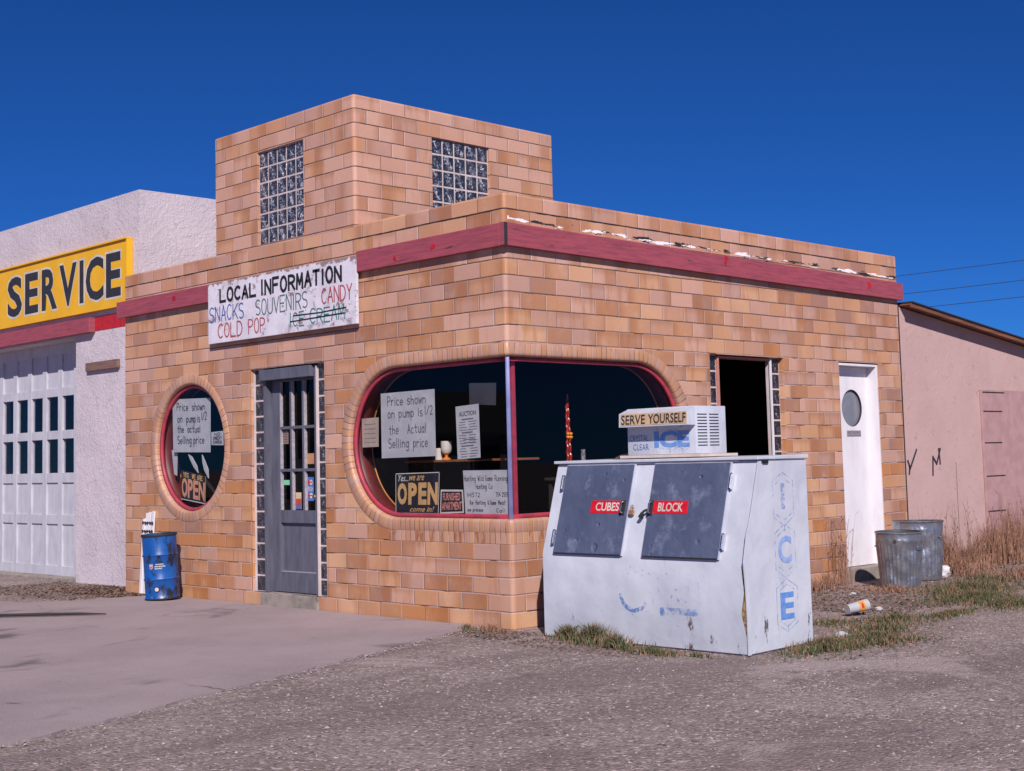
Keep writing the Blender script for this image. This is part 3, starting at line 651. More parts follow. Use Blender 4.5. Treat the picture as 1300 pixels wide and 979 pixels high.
door = obj('door', bm, M['purple'], root, label='weathered slate purple door with nine panes')
bm = NB(); vs = [bm.verts.new(p) for p in ((-3.30, .135, .91), (-2.73, .135, .91), (-2.73, .135, 2.175), (-3.30, .135, 2.175))]; bm.faces.new(vs); obj('pane', bm, M['door_glass'], door)
M['lit_putty'] = mat('lit_edge_putty', (.40, .36, .38), .8, (.28, .26, .30), sc=30)  # pale bead material; the muntins' sunlit edges are put into its colour
for xa in (-3.295, -3.104, -2.904):
    bm = NB(); box(bm, xa, xa+.007, .104, .1345, .922, 2.163); obj('lit_glazing_bead', bm, M['lit_putty'], door)
bm = NB(); box(bm, -3.29, -2.74, .102, .131, .332, .338); obj('panel_moulding', bm, M['lit_putty'], door)
bm = NB(); tube(bm, [(-2.685, .10, 1.05), (-2.685, .06, 1.05)], .011); lathe(bm, [(.0, -.02), (.022, -.012), (.026, 0), (.02, .012), (0, .016)], (-2.685, .055, 1.05), 14, Matrix.Rotation(R_(90), 4, 'X'), close_bottom=False)
M['brass'] = mat('worn_metal', (.35, .30, .25), .35, metal=.9); obj('handle', bm, M['brass'], door, smooth=True)
bm = NB(); box(bm, -3.48, -2.56, -.018, .3, -.05, C-.004, .006); obj('doorstep', bm, M['concrete'], root)
# ---- dark doorway of the side wall
GB = lambda a, z, d: Vector((-.05-d, a, z))
blocks(root, GB, 2.665, 2.82, zb, 17*C-.006, 1, 14, nB, 'strip of glass blocks left of the dark side doorway'); blocks(root, GB, 3.70, 3.855, zb, 17*C-.006, 1, 14, nB, 'strip of glass blocks right of the dark side doorway')
M['pinkframe'] = mat('flaking_pink_frame', (.50, .20, .16), .7, (.40, .17, .14), sc=30, bump=.3)
bm = NB(); box(bm, -.14, -.035, 2.822, 2.85, zb, 2.29, .003); box(bm, -.14, -.045, 2.85, 3.69, 2.27, 2.29, .002); obj('door_frame', bm, M['pinkframe'], root, label='flaking pink frame on the left of the side doorway')
bm = NB(); box(bm, -.05, -.030, 3.682, 3.700, zb, 2.285, .002); obj('door_frame', bm, M['white'], root, label='thin white frame on the right of the side doorway')
bm = NB(); box(bm, -.3, .01, 2.62, 3.9, -.05, C-.004, .005); obj('doorstep', bm, M['concrete'], root)
# ---- white door
bm = NB(); box(bm, -.15, -.012, 4.872, 4.892, C, 2.285, .003); box(bm, -.15, -.012, 5.625, 5.652, C, 2.285, .003); box(bm, -.149, -.013, 4.893, 5.624, 2.262, 2.286, .003)
obj('door_frame', bm, M['white'], root, label='white frame of the side door with the round pane')
bm = NB(); lay = mesh_uv(bm); cw = (5.299, 1.818)
ring = circ(cw, .2, 40); pts = [[(4.893, C+.004), (5.624, C+.004), (5.624, 2.26), (4.893, 2.26)], ring]
flat = [p for lp in pts for p in lp]; tr = tessellate_polygon([[Vector((a, z, 0)) for a, z in lp] for lp in pts])
for X in (-.13, -.165):
    vs = [bm.verts.new((X, a, z)) for a, z in flat]
    for t in tr:
        f = bm.faces.new([vs[i] for i in t]); f.normal_update()
        if (f.normal.x < 0) == (X == -.13): f.normal_flip()
n = 40
r0 = [bm.verts.new((-.13, a, z)) for a, z in ring]; r1 = [bm.verts.new((-.165, a, z)) for a, z in ring]
for k in range(n): bm.faces.new((r0[k], r0[(k+1) % n], r1[(k+1) % n], r1[k]))
wd = obj('door', bm, M['white'], root, label='scuffed white door with a round pane')
M['frost'] = mat('clouded_glass', (.23, .23, .26), .12, (.18, .18, .21), sc=4)
bm = NB(); g1 = [[bm.verts.new((X, cw[0]+.1985*math.cos(a), cw[1]+.1985*math.sin(a))) for a in [2*PI*k/40 for k in range(40)]] for X in (-.131, -.157)]
for k in range(40): bm.faces.new((g1[0][k], g1[0][(k+1) % 40], g1[1][(k+1) % 40], g1[1][k]))
obj('dark_rim', bm, M['ink'], wd)  # inner edge of the round opening coloured black all the way round
bm = NB(); disc(bm, (-.158, *cw), (0, 1, 0), (0, 0, 1), .2, seg=40, t=.004); obj('pane', bm, M['frost'], wd)
bm = NB(); lathe(bm, [(0, .055), (.02, .05), (.027, .035), (.02, .018), (.01, .014), (.01, 0), (.03, 0)], (-.13, 4.955, 1.03), 14, Matrix.Rotation(R_(90), 4, 'Y'), close_bottom=False); obj('handle', bm, M['ink'], wd, smooth=True)
bm = NB(); poly(bm, [(-.128, 5.175, 1.512), (-.128, 5.455, 1.512), (-.128, 5.455, 1.578), (-.128, 5.175, 1.578)], nB, .002); pl = obj('plate', bm, mat('grey_plate', (.33, .31, .33), .5), wd)
bm = NB(); textB(bm, 'REST ROOMS', 5.19, 5.44, 1.535, 1.568, -.128); box(bm, -.1275, -.1265, 5.18, 5.45, 1.518, 1.524); obj('lettering', bm, M['greyink'], pl)
bm = NB(); box(bm, -.3, .02, 4.83, 5.69, -.05, C-.003, .006); obj('doorstep', bm, M['concrete'], root)

# ================================================================== service garage
gr = thing('service_garage', 'white rough stucco garage joined to the left of the tile building', 'garage', (-8.5, .38, 0))
SX, SY, SH = -6.452, .378, 4.608
bm = NB()
box(bm, -7.99, SX, SY, SY+.3, -.1, 3.0); box(bm, -13.5, SX, SY, SY+.3, 3.0, SH, 0); box(bm, SX-.3, SX, SY+.3, 8.0, -.1, SH)
box(bm, -13.5, -13.2, SY+.3, 8.0, -.1, SH); box(bm, -13.2, SX-.3, 7.7, 8, -.1, SH); box(bm, -13.5, -12.2, SY, SY+.3, -.1, 3.0)
bmesh.ops.remove_doubles(bm, verts=bm.verts, dist=1e-4); obj('wall', bm, M['stucco'], gr)
bm = NB(); box(bm, -13.2, SX-.3, SY+.3, 7.7, 4.2, 4.3); obj('roof', bm, M['roof'], gr)
bm = NB(); box(bm, -12.4, -7.50, SY-.085, SY-.002, 3.02, 3.20, .006); obj('lintel', bm, M['redpaint'], gr, label='maroon lintel board over the garage door')
bm = NB(); box(bm, -7.497, SX+.3, SY-.006, SY-.001, 3.035, 3.205); obj('painted_band', bm, M['brightred'], gr, label='bright red painted band beside the lintel')
bm = NB(); yd = .62
cols = [(-8.84, -8.52)]
x = -8.84
gx = []
for k in range(8): gx.append((-8.84-.43*k, -8.52-.43*k))
rows = [(2.43, 2.86, 0), (1.88, 2.32, 1), (1.335, 1.77, 1), (.80, 1.21, 0), (.05+.1, .68, 0)]
for k, (a, b) in enumerate(gx[:-1]): box(bm, gx[k+1][1], a, yd, yd+.05, .02, 3.0, .003)
box(bm, gx[0][1], -7.9, yd, yd+.05, .02, 3.0, .003)
for (z0, z1) in ((2.86, 3.0), (2.32, 2.43), (1.77, 1.88), (1.21, 1.335), (.68, .80), (.02, .15)):
    for a, b in gx[:-1]: box(bm, a, b, yd+.002, yd+.048, z0, z1, .003)
for z0, z1, gl in rows:
    if not gl:
        for a, b in gx[:-1]: box(bm, a, b, yd+.022, yd+.04, z0, z1)
M['whitewood'] = paint_mat('weathered_white_wood', (.50, .49, .55), (.42, .41, .47), axis=(6, 6, 2), flake=(.20, .18, .20), fl=.70)
gd = obj('garage_door', bm, M['whitewood'], gr)
for z0, z1, gl in rows:
    if gl:
        for a, b in gx[:-1]:
            bm = NB(); vs = [bm.verts.new(p) for p in ((a, yd+.03, z0), (b, yd+.03, z0), (b, yd+.03, z1), (a, yd+.03, z1))]; bm.faces.new(vs); obj('pane', bm, M['door_glass'], gd)
bm = NB(); box(bm, -13.1, -6.8, 1.9, 1.95, 0, 4.1); obj('inner_wall', bm, M['dark'], gr)
bm = NB(); box(bm, -12.2, -7.99, SY, .9, -.05, .03, .01); obj('door_sill', bm, M['concrete'], gr)
bm = NB(); box(bm, -7.67, -6.90, SY-.045, SY-.002, 2.552, 2.655, .006)
M['oldwood'] = paint_mat('old_brown_wood', (.22, .12, .095), (.14, .08, .07), axis=(2, 2, 25), flake=(.08, .05, .045), fl=.62)
tag(obj('batten', bm, M['oldwood'], None, (-7.28, SY, 2.55)), 'short brown timber batten fixed high on the white stucco pier', 'batten')
# SERVICE sign
sg = thing('service_sign', 'yellow board sign reading SERVICE in black capitals on white stucco', 'sign', (-8.3, .32, 3.26))
M['yellow'] = mat('sign_yellow', (.80, .42, .012), .5, (.74, .38, .012), sc=3, bump=.1); M['gilt'] = mat('sign_edge_brown', (.30, .17, .03), .6)
bm = NB(); box(bm, -10.15, -6.62, .31, .372, 3.265, 4.04); obj('board', bm, M['yellow'], sg)
bm = NB(); box(bm, -10.18, -6.60, .285, .374, 4.041, 4.062, .003); box(bm, -6.619, -6.597, .295, .374, 3.262, 4.04, .003); box(bm, -10.18, -10.151, .295, .374, 3.262, 4.04, .003); obj('frame', bm, M['yellow'], sg)
LT = [('E', -7.11, -6.76), ('C', -7.61, -7.17), ('I', -7.765, -7.665), ('V', -8.29, -7.84), ('R', -8.77, -8.35), ('E', -9.24, -8.87), ('S', -9.75, -9.33)]
bm = NB()
for ch, a, b in LT: textA(bm, ch, a-.028, b+.028, 3.365, 3.945, .31, bold=.045, off=.0012)
obj('letter_outline', bm, M['cream'], sg)
bm = NB()
for ch, a, b in LT: textA(bm, ch, a, b, 3.392, 3.918, .31, bold=.03, off=.003)
obj('lettering', bm, M['ink'], sg)

# ================================================================== pink annex to the rear
an = thing('annex', 'pink stucco lean-to annex behind the tile building under a brown eave', 'annex', (0, 9, 0))
def rz(y): return 2.985-.108*(y-6.16)
bm = NB()
for x0, x1 in ((-4.5, -.012),):
    vs = [bm.verts.new((x, y, z)) for x in (x0, x1) for y, z in ((6.135, -.1), (12.5, -.1), (12.5, rz(12.5)-.03), (6.135, rz(6.135)-.03))]
    for q in [(0, 1, 2, 3), (7, 6, 5, 4), (0, 4, 5, 1), (1, 5, 6, 2), (2, 6, 7, 3), (3, 7, 4, 0)]: bm.faces.new([vs[i] for i in q])
bmesh.ops.recalc_face_normals(bm, faces=bm.faces); obj('wall', bm, M['pinkstucco'], an)
def slab(bm, x0, x1, ya, yb, dz0, dz1):
    vs = [bm.verts.new((x, y, rz(y)+dz)) for x in (x0, x1) for y, dz in ((ya, dz0), (yb, dz0), (yb, dz1), (ya, dz1))]
    for q in [(0, 1, 2, 3), (7, 6, 5, 4), (0, 4, 5, 1), (1, 5, 6, 2), (2, 6, 7, 3), (3, 7, 4, 0)]: bm.faces.new([vs[i] for i in q])
    bmesh.ops.recalc_face_normals(bm, faces=bm.faces)
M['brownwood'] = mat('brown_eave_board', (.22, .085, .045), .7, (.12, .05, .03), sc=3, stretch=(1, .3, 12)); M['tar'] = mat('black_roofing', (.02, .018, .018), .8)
bm = NB(); slab(bm, -4.6, .15, 6.17, 12.6, -.018, .0); obj('eave', bm, M['brownwood'], an)
bm = NB(); slab(bm, .127, .15, 6.17, 12.6, -.045, -.019); obj('eave_board', bm, M['brownwood'], an)
bm = NB(); slab(bm, -4.62, .165, 6.165, 12.65, .002, .018); obj('roofing', bm, M['tar'], an)
M['pinkboard'] = mat('pink_boards', (.42, .25, .25), .8, (.36, .21, .21), bump=.2)
bm = NB(); box(bm, -.01, .014, 7.95, 9.1, .05, 2.06, .004); adoor = obj('board_door', bm, M['pinkboard'], an)
bm = NB()
for z, w_ in ((2.03, .28), (1.80, .2), (1.42, .16), (1.02, .2), (.6, .16)): box(bm, .0145, .019, 7.96+.02, 7.96+w_+.3, z-.006, z+.006); obj('strap', bm, M['tar'], adoor); bm = NB()
bm.free()
bm = NB()
for a, b in (((.62, 1.229), (.66, 1.151)), ):
    pass
def mk(pts, x=-.008): stroke(bm, [Vector((x, y, z)) for y, z in pts], .028, (1, 0, 0))
mk([(6.20, 1.235), (6.245, 1.15), (6.40, 1.355)]); mk([(6.235, 1.17), (6.22, 1.09)]); obj('painted_mark', bm, M['ink'], an, label='black brushed tick mark next to the tile wall'); bm = NB(); mk([(6.741, 1.066), (6.76, 1.27), (6.84, 1.19), (6.935, 1.36)]); mk([(6.90, 1.36), (6.92, 1.19)])
obj('painted_mark', bm, M['ink'], an, label='black brushed zigzag mark')
bm = NB(); box(bm, -.006, .002, 6.128, 6.142, 0, 3.0); obj('joint_strip', bm, M['tar'], an)
bm = NB(); stroke(bm, [Vector((-.0105, 7.29, z)) for z in (.4, .7, 1.0, 1.2)], .006, (1, 0, 0)); obj('crack', bm, M['tar'], an)

# ================================================================== signs on the front
# LOCAL INFORMATION board
li = thing('information_board', 'weathered white board reading LOCAL INFORMATION above the grey door', 'sign', (-3.08, -.06, 2.6))
def sign_white():
    N = NN('peeling_white_board'); P = N.pos(); N.b.inputs['Roughness'].default_value = .7
    c = N.mix(N.step(N.noise(P, 6, 6, .6), .3, .7), (.70, .66, .74), (.58, .54, .62))
    c = N.mix(N.m_('MULTIPLY', N.step(N.noise(N.scl(P, (1, 1, 1.6)), 3.4, 7, .72, .6), .55, .64), .8), c, (.27, .20, .23)); c = N.mix(N.step(N.noise(P, 16, 5, .7), .66, .72), c, (.30, .22, .24))
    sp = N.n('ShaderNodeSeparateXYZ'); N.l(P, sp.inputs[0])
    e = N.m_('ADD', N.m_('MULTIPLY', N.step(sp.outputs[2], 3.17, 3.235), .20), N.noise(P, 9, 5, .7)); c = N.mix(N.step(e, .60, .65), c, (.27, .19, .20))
    N.l(c, N.b.inputs['Base Color']); N.bump(N.noise(P, 30, 5), .3, .004); return N.m
bm = NB(); box(bm, -4.305, -1.862, -.06, -.032, 2.607, 3.226, .003); obj('board', bm, sign_white(), li)
for xa in (-4.25, -3.1, -2.0):
    bm = NB(); box(bm, xa, xa+.1, -.031, -.001, 2.66, 3.18); obj('batten', bm, M['oldwood'], li)
Y = -.06
inks = {'b': mat('brush_black', (.015, .014, .018), .6), 'n': mat('brush_blue', (.05, .11, .36), .6), 'g': mat('brush_green', (.09, .15, .17), .6), 'r': mat('brush_red', (.42, .07, .08), .6), 't': mat('brush_teal', (.02, .20, .20), .6)}
def line(s, x0, x1, z0, z1, th, key, **k):
    bm = NB(); hand(bm, s, (x0, Y, z0), (x1, Y, z0), (x0, Y, z1), nA, th, **k); obj('lettering', bm, inks[key], li)
line('LOCAL', -4.08, -3.45, 3.02, 3.145, .030, 'b', gap=.38); line('INFORMATION', -3.355, -2.08, 3.02, 3.155, .030, 'b', gap=.42)
line('SNACKS', -4.275, -3.66, 2.825, 2.975, .014, 'n', gap=.3); line('SOUVENIRS', -3.45, -2.60, 2.825, 2.975, .014, 'g', gap=.3); line('CANDY', -2.375, -1.925, 2.835, 2.975, .015, 'r', gap=.3)
line('COLD', -4.12, -3.69, 2.655, 2.795, .016, 'r', gap=.3); line('POP', -3.575, -3.30, 2.655, 2.795, .014, 'r', gap=.35)
line('ICE', -2.885, -2.66, 2.66, 2.79, .013, 't', gap=.4); line('CREAM', -2.56, -2.04, 2.665, 2.80, .013, 't', gap=.3)
bm = NB(); stroke(bm, [Vector((-2.82, Y, 2.765)), Vector((-2.4, Y, 2.757)), Vector((-2.015, Y, 2.768))], .012, nA, off=.003); stroke(bm, [Vector((-2.877, Y, 2.712)), Vector((-2.4, Y, 2.716)), Vector((-2.036, Y, 2.72))], .012, nA, off=.003); obj('strike_through', bm, inks['b'], li)

# papers taped inside the glass (quads measured on the plane y = .08)
YP = .081
def paper(name, label, cat, q, mt, y=YP, border=None):
    c = Vector((sum(p[0] for p in q)/4, y, min(p[1] for p in q)))
    t = thing(name, label, cat, c)
    bm = NB(); poly(bm, [(a, y, z) for a, z in q], nA, .0015); obj('sheet', bm, mt, t)
    return t
def QP(q, a, b, y=YP): # bilinear point: q = TL, TR, BR, BL ; a to right, b up
    TL, TR, BR, BL_ = [Vector((p[0], y, p[1])) for p in q]
    return (BL_*(1-a)+BR*a)*(1-b)+(TL*(1-a)+TR*a)*b
def onq(bm, q, s, a0, a1, b0, b1, th, fn=hand, y=YP, **k):
    p00, p10, p01 = QP(q, a0, b0, y), QP(q, a1, b0, y), QP(q, a0, b1, y)
    if fn is hand: hand(bm, s, p00, p10, p01, nA, th, **k)
    else: text(bm, s, p00, p10, p01, nA, **k)
q1 = [(-5.243, 2.091), (-4.495, 2.072), (-4.502, 1.508), (-5.23, 1.525)]
t = paper('price_notice', 'handwritten white price notice in the round window', 'notice', q1, M['paper'])
for s, a0, a1, b0, b1 in (('Price', .12, .42, .78, .92), ('shown', .52, .86, .78, .92), ('on', .13, .26, .56, .70), ('pump', .37, .62, .56, .70), ('is', .66, .73, .56, .70), ('1/2', .77, .90, .60, .74), ('the', .13, .30, .37, .50), ('actual', .40, .74, .37, .50), ('Selling', .13, .50, .16, .30), ('price', .56, .84, .16, .30)):
    bm = NB(); onq(bm, q1, s, a0, a1, b0, b1, .010); obj('lettering', bm, M['ink'], t)
q2 = [(-1.712, 1.969), (-.985, 1.972), (-.983, 1.398), (-1.712, 1.392)]
t = paper('price_notice', 'large handwritten price notice hanging in the corner window', 'notice', q2, M['paper'])
for s, a0, a1, b0, b1 in (('Price', .13, .42, .80, .94), ('shown', .50, .84, .80, .94), ('on', .13, .26, .61, .75), ('pump', .34, .62, .61, .75), ('is', .70, .78, .61, .75), ('1/2', .82, .96, .63, .76), ('the', .15, .33, .36, .50), ('Actual', .50, .84, .36, .50), ('Selling', .14, .52, .15, .29), ('price', .60, .86, .15, .29)):
    bm = NB(); onq(bm, q2, s, a0, a1, b0, b1, .009); obj('lettering', bm, M['greyink'], t)
q = [(-1.988, 1.756), (-1.748, 1.759), (-1.755, 1.497), (-1.985, 1.495)]
t = paper('faded_notice', 'small faded tan notice at the rounded left end of the corner window', 'notice', q, M['tanpaper'])
fi_ = mat('faded_ink', (.25, .17, .16), .8)
for i, b in enumerate((.78, .62, .46, .30, .16)):
    bm = NB()
    for k_ in range(4):   # too faded to read: short broken strokes
        a_ = .15+k_*.18; stroke(bm, [QP(q, a_, b+rnd.uniform(-.01, .01)), QP(q, a_+rnd.uniform(.10, .17), b+.01)], .006, nA)
    obj('faded_line', bm, fi_, t)
q = [(-1.525, 1.255), (-.936, 1.262), (-.96, .905), (-1.532, .905)]
t = paper('open_sign', 'black OPEN sign with tall gold letters in the corner window', 'sign', q, M['signblack'])
bm = NB(); k = 0
for a, b in ((0, 1), (1, 2), (2, 3), (3, 0)):
    cs = [QP(q, .01, .99), QP(q, .99, .99), QP(q, .99, .01), QP(q, .01, .01)]; stroke(bm, [cs[a], cs[b]], .007, nA)
onq(bm, q, 'Yes...', .07, .30, .80, .96, 0, fn=text, shear=.4, bold=.005)
obj('border', bm, M['cream'], t)
bm = NB(); onq(bm, q, 'we are', .32, .66, .81, .93, 0, fn=text, shear=.4, bold=.01)
for s, a0, a1 in (('O', .05, .27), ('P', .30, .50), ('E', .53, .72), ('N', .74, .97)): onq(bm, q, s, a0, a1, .22, .76, 0, fn=text, bold=.05)
onq(bm, q, 'come in!', .34, .90, .05, .18, 0, fn=text, shear=.4, bold=.01); obj('lettering', bm, M['gold'], t)
q = [(-.928, 1.112), (-.650, 1.110), (-.644, .918), (-.944, .908)]
t = paper('apartment_sign', 'small black FURNISHED APARTMENT sign with pink letters in the corner window', 'sign', q, M['cream'])
bm = NB(); q_ = [(-.915, 1.096), (-.664, 1.095), (-.658, .932), (-.928, .924)]; poly(bm, [(a, YP-.003, z) for a, z in q_], nA, .001); obj('panel', bm, M['signblack'], t)
bm = NB(); onq(bm, q_, 'FURNISHED', .08, .92, .55, .92, 0, fn=text, bold=.02, y=YP-.003, off=.002); onq(bm, q_, 'APARTMENT', .04, .97, .08, .47, 0, fn=text, bold=.02, y=YP-.003, off=.002); obj('lettering', bm, M['pink'], t)
q = [(-.645, 1.270), (-.105, 1.268), (-.105, .905), (-.625, .905)]
t = paper('company_notice', 'white handwritten wild game notice low beside the corner mullion', 'notice', q, M['paper'])
for s, a0, a1, b0, b1 in (('Hunting', .02, .28, .76, .88), ('Wild', .33, .46, .76, .88), ('Game', .50, .66, .76, .88), ('Running', .71, .98, .76, .88), ('Hunting', .28, .52, .58, .69), ('Co', .57, .65, .58, .69), ('1H1572', .06, .36, .40, .49), ('754 2515', .72, .98, .41, .50), ('Ike', .12, .20, .23, .32), ('Hunting', .26, .48, .23, .32), ('& Game', .53, .72, .23, .32), ('Meat', .77, .93, .23, .32), ('we', .06, .14, .07, .15), ('process', .18, .42, .07, .15), ('Call', .72, .92, .06, .14)):
    bm = NB(); onq(bm, q, s, a0, a1, b0, b1, .0045); obj('lettering', bm, M['ink'], t)
q = [(-.721, 1.807), (-.436, 1.820), (-.427, 1.374), (-.707, 1.364)]
t = paper('auction_poster', 'narrow white printed AUCTION poster in the corner window', 'poster', q, M['paper'])
bm = NB(); onq(bm, q, 'AUCTION', .14, .88, .80, .89, 0, fn=text, bold=.03)
for i in range(15):
    b = .74-.05*i
    for a0, a1 in (((.10, .47), (.53, .92)) if i % 5 else ((.2, .8),)): stroke(bm, [QP(q, a0+rnd.uniform(0, .06), b), QP(q, a1-rnd.uniform(0, .1), b)], .005 if i % 5 else .010, nA)
stroke(bm, [QP(q, .3, .36), QP(q, .78, .36), QP(q, .78, .30), QP(q, .3, .30)], .006, nA); obj('lettering', bm, M['greyink'], t)
q = [(-.600, 2.00), (-.272, 1.985), (-.280, 1.80), (-.598, 1.822)]
t = paper('dim_card', 'dim grey card standing behind the AUCTION poster', 'card', q, mat('dim_card_grey', (.045, .045, .055), .6), y=.13)
q = [(-4.486, 1.715), (-4.26, 1.722), (-4.256, 1.575), (-4.484, 1.582)]
t = paper('credit_notice', 'small white NO CREDIT CARDS notice at the right of the round window', 'notice', q, M['paper'])
bm = NB()
for i, s in enumerate(('NO', 'CREDIT', 'CARDS')): bm = NB(); onq(bm, q, s, .15+.12*(i == 0), .85-.12*(i == 0), .70-.29*i, .90-.29*i, .008); obj('lettering', bm, M['ink'], t)
q = [(-5.075, 1.335), (-4.590, 1.262), (-4.603, .975), (-5.078, 1.026)]
t = paper('open_sign', 'black OPEN sign with pink and yellow letters leaning in the round window', 'sign', q, M['signblack'])
bm = NB(); cs = [QP(q, .01, .99), QP(q, .99, .99), QP(q, .99, .01), QP(q, .01, .01)]; stroke(bm, [cs[2], cs[3]], .009, nA); stroke(bm, [cs[1], cs[2]], .005, nA); obj('border', bm, M['cream'], t)
bm = NB(); onq(bm, q, 'YES, WE ARE', .10, .86, .80, .94, .010, mi=0)
for s, a0, a1 in (('O', .04, .26), ('P', .29, .48), ('E', .51, .70), ('N', .73, .96)): onq(bm, q, s, a0-.008, a1+.008, .09, .75, 0, fn=text, bold=.035)
obj('letter_outline', bm, M['gold'], t)
bm = NB()
for s, a0, a1 in (('O', .04, .26), ('P', .29, .48), ('E', .51, .70), ('N', .73, .96)): onq(bm, q, s, a0+.012, a1-.012, .125, .715, 0, fn=text, bold=.012, off=.0035)
obj('lettering', bm, M['pink'], t)
# pale shapes behind the round window
q = [(-5.33, 1.55), (-5.21, 1.53), (-5.22, 1.27), (-5.28, 1.29)]; t = paper('loose_sheet', 'pale sheet behind the left edge of the round window notice', 'paper', q, M['paper'], y=.12)
bm = NB(); poly(bm, [(-4.97, .10, 1.50), (-4.90, .10, 1.47), (-4.80, .10, 1.37), (-4.78, .10, 1.30), (-4.86, .10, 1.36), (-4.93, .10, 1.44)], nA, .01)
tag(obj('paper_leaf', bm, M['paper'], None, (-4.87, .10, 1.30)), 'white leaf shaped paper left above the leaning OPEN sign', 'ornament', 'paper leaves in the round window')
bm = NB(); poly(bm, [(-4.70, .10, 1.49), (-4.64, .10, 1.41), (-4.585, .10, 1.33), (-4.58, .10, 1.24), (-4.66, .10, 1.33), (-4.69, .10, 1.41)], nA, .01)
tag(obj('paper_leaf', bm, M['paper'], None, (-4.64, .10, 1.24)), 'white leaf shaped paper right above the leaning OPEN sign', 'ornament', 'paper leaves in the round window')
# stickers on the front door's glass
def sticker(name, label, x0, x1, z0, z1, mt, y=.133):
    t = thing(name, label, 'sticker', ((x0+x1)/2, y, z0)); bm = NB(); poly(bm, [(x0, y, z0), (x1, y, z0), (x1, y, z1), (x0, y, z1)], nA, .001); obj('sheet', bm, mt, t); return t
t = sticker('card', 'brown card on the left middle pane of the grey door', -3.30, -3.20, 1.56, 1.69, mat('brown_card', (.25, .17, .14), .8)); t['category'] = 'card'
bm = NB()
for i in range(4): stroke(bm, [Vector((-3.285, .132, 1.66-.025*i)), Vector((-3.215, .132, 1.655-.025*i))], .005, nA, off=.002)
obj('lettering', bm, M['greyink'], t)
t = sticker('card', 'orange brown card on the right middle pane of the grey door', -2.895, -2.79, 1.36, 1.46, mat('orange_card', (.45, .22, .11), .8)); t['category'] = 'card'
t = sticker('sticker', 'small green sticker on the lower left pane of the grey door', -3.285, -3.19, 1.163, 1.21, mat('green_sticker', (.20, .55, .33), .6))
t = sticker('push_sticker', 'tall blue PUSH sticker on the lower right pane of the grey door', -2.895, -2.80, 1.01, 1.235, mat('blue_sticker', (.06, .17, .52), .5))
bm = NB(); textA(bm, 'PUSH', -2.888, -2.808, 1.10, 1.145, .1325, bold=.02); 
for z in (1.185, 1.06): disc(bm, (-2.84, .1315, z), (1, 0, 0), (0, 0, 1), .026, t=.0005, seg=16)
obj('lettering', bm, M['cream'], t)
bm = NB()
for z in (1.185, 1.06): poly(bm, [(-2.888, .1305, z-.022), (-2.862, .1305, z-.022), (-2.862, .1305, z+.022), (-2.888, .1305, z+.022)], nA, .0005); stroke(bm, [Vector((-2.858, .131, z)), Vector((-2.822, .131, z+.004))], .009, nA)
obj('emblem', bm, M['brightred'], t)
t = sticker('sticker', 'cream, red and blue sticker on the lower middle pane of the grey door', -3.09, -3.0, .93, 1.09, mat('cream_sticker', (.62, .45, .28), .6))
bm = NB(); poly(bm, [(-3.089, .131, .977), (-3.001, .131, .977), (-3.001, .131, 1.03), (-3.089, .131, 1.03)], nA, .001); obj('red_band', bm, mat('sticker_red', (.55, .06, .04), .6), t)
bm = NB(); poly(bm, [(-3.089, .1305, .931), (-3.001, .1305, .931), (-3.001, .1305, .975), (-3.089, .1305, .975)], nA, .001); obj('blue_band', bm, mat('sticker_blue', (.12, .14, .35), .6), t)

# ================================================================== things inside the corner window
t = thing('shelf', 'narrow brown wooden shelf inside the corner window', 'shelf', (-1.2, .66, 1.34))
bm = NB(); box(bm, -1.95, -.45, .55, .80, 1.345, 1.365, .003); obj('board', bm, M['wood'], t)
bm = NB(); box(bm, -1.93, -1.91, .76, .78, .03, 1.344); obj('leg', bm, M['dark'], t)
bm = NB(); box(bm, -1.22, -1.20, .76, .78, .03, 1.344); obj('leg', bm, M['dark'], t)
bm = NB(); lathe(bm, [(.035, 0), (.036, .10), (.033, .105), (.006, .105), (0, .11)], (-1.55, .62, 1.366), 20)
tag(obj('candle', bm, M['cream'], None, (-1.55, .62, 1.366)), 'short white candle on the shelf inside the corner window', 'candle')
t = thing('goblet_candle', 'white candle cup on an orange glass foot, on the window shelf', 'candle', (-1.45, .62, 1.366))
bm = NB(); lathe(bm, [(.042, 0), (.040, .01), (.014, .025), (.014, .04), (.035, .058)], (-1.45, .62, 1.366), 20, close_top=True); obj('foot', bm, mat('orange_glass', (.75, .22, .02), .2), t, smooth=True)
bm = NB(); lathe(bm, [(.035, .059), (.046, .075), (.050, .10), (.050, .165), (.044, .168), (.01, .16)], (-1.45, .62, 1.366), 20, close_top=True); obj('cup', bm, M['cream'], t, smooth=True)
# red beaded ornament and glass figurine inside the side pane
t = thing('window_table', 'low dark table just inside the side pane of the corner window', 'table', (-.42, 1.25, .03))
bm = NB(); box(bm, -.62, -.22, 1.03, 1.9, 1.16, 1.185, .003); obj('top', bm, M['dark'], t)
for x, y in ((-.60, 1.06), (-.26, 1.06), (-.60, 1.85), (-.26, 1.85)):
    bm = NB(); box(bm, x, x+.03, y, y+.03, .03, 1.159); obj('leg', bm, M['dark'], t)
M['redglass'] = mat('red_orange_glass', (.50, .04, .012), .3, (.22, .012, .01), sc=40); M['amber'] = mat('amber_glass', (.85, .30, .03), .2)
t = thing('glass_spire', 'tall knobbly red glass spire with an amber waist inside the side window', 'ornament', (-.4, 1.12, 1.187))
bm = NB()
for s in (-1, 1):
    pts, rr = [], []
    for i in range(80):
        u_ = i/79; z = 1.19+u_*.69; e = .021*(1-.55*u_)*(1 if i < 70 else (80-i)/10)
        pts.append((-.4+.004*math.sin(i*.7), 1.12-.012*u_+.006+s*e, z)); rr.append((.0125-.005*u_)*(.75+.35*abs(math.sin(i*.62+s))))
    tube(bm, pts, rr, 7)
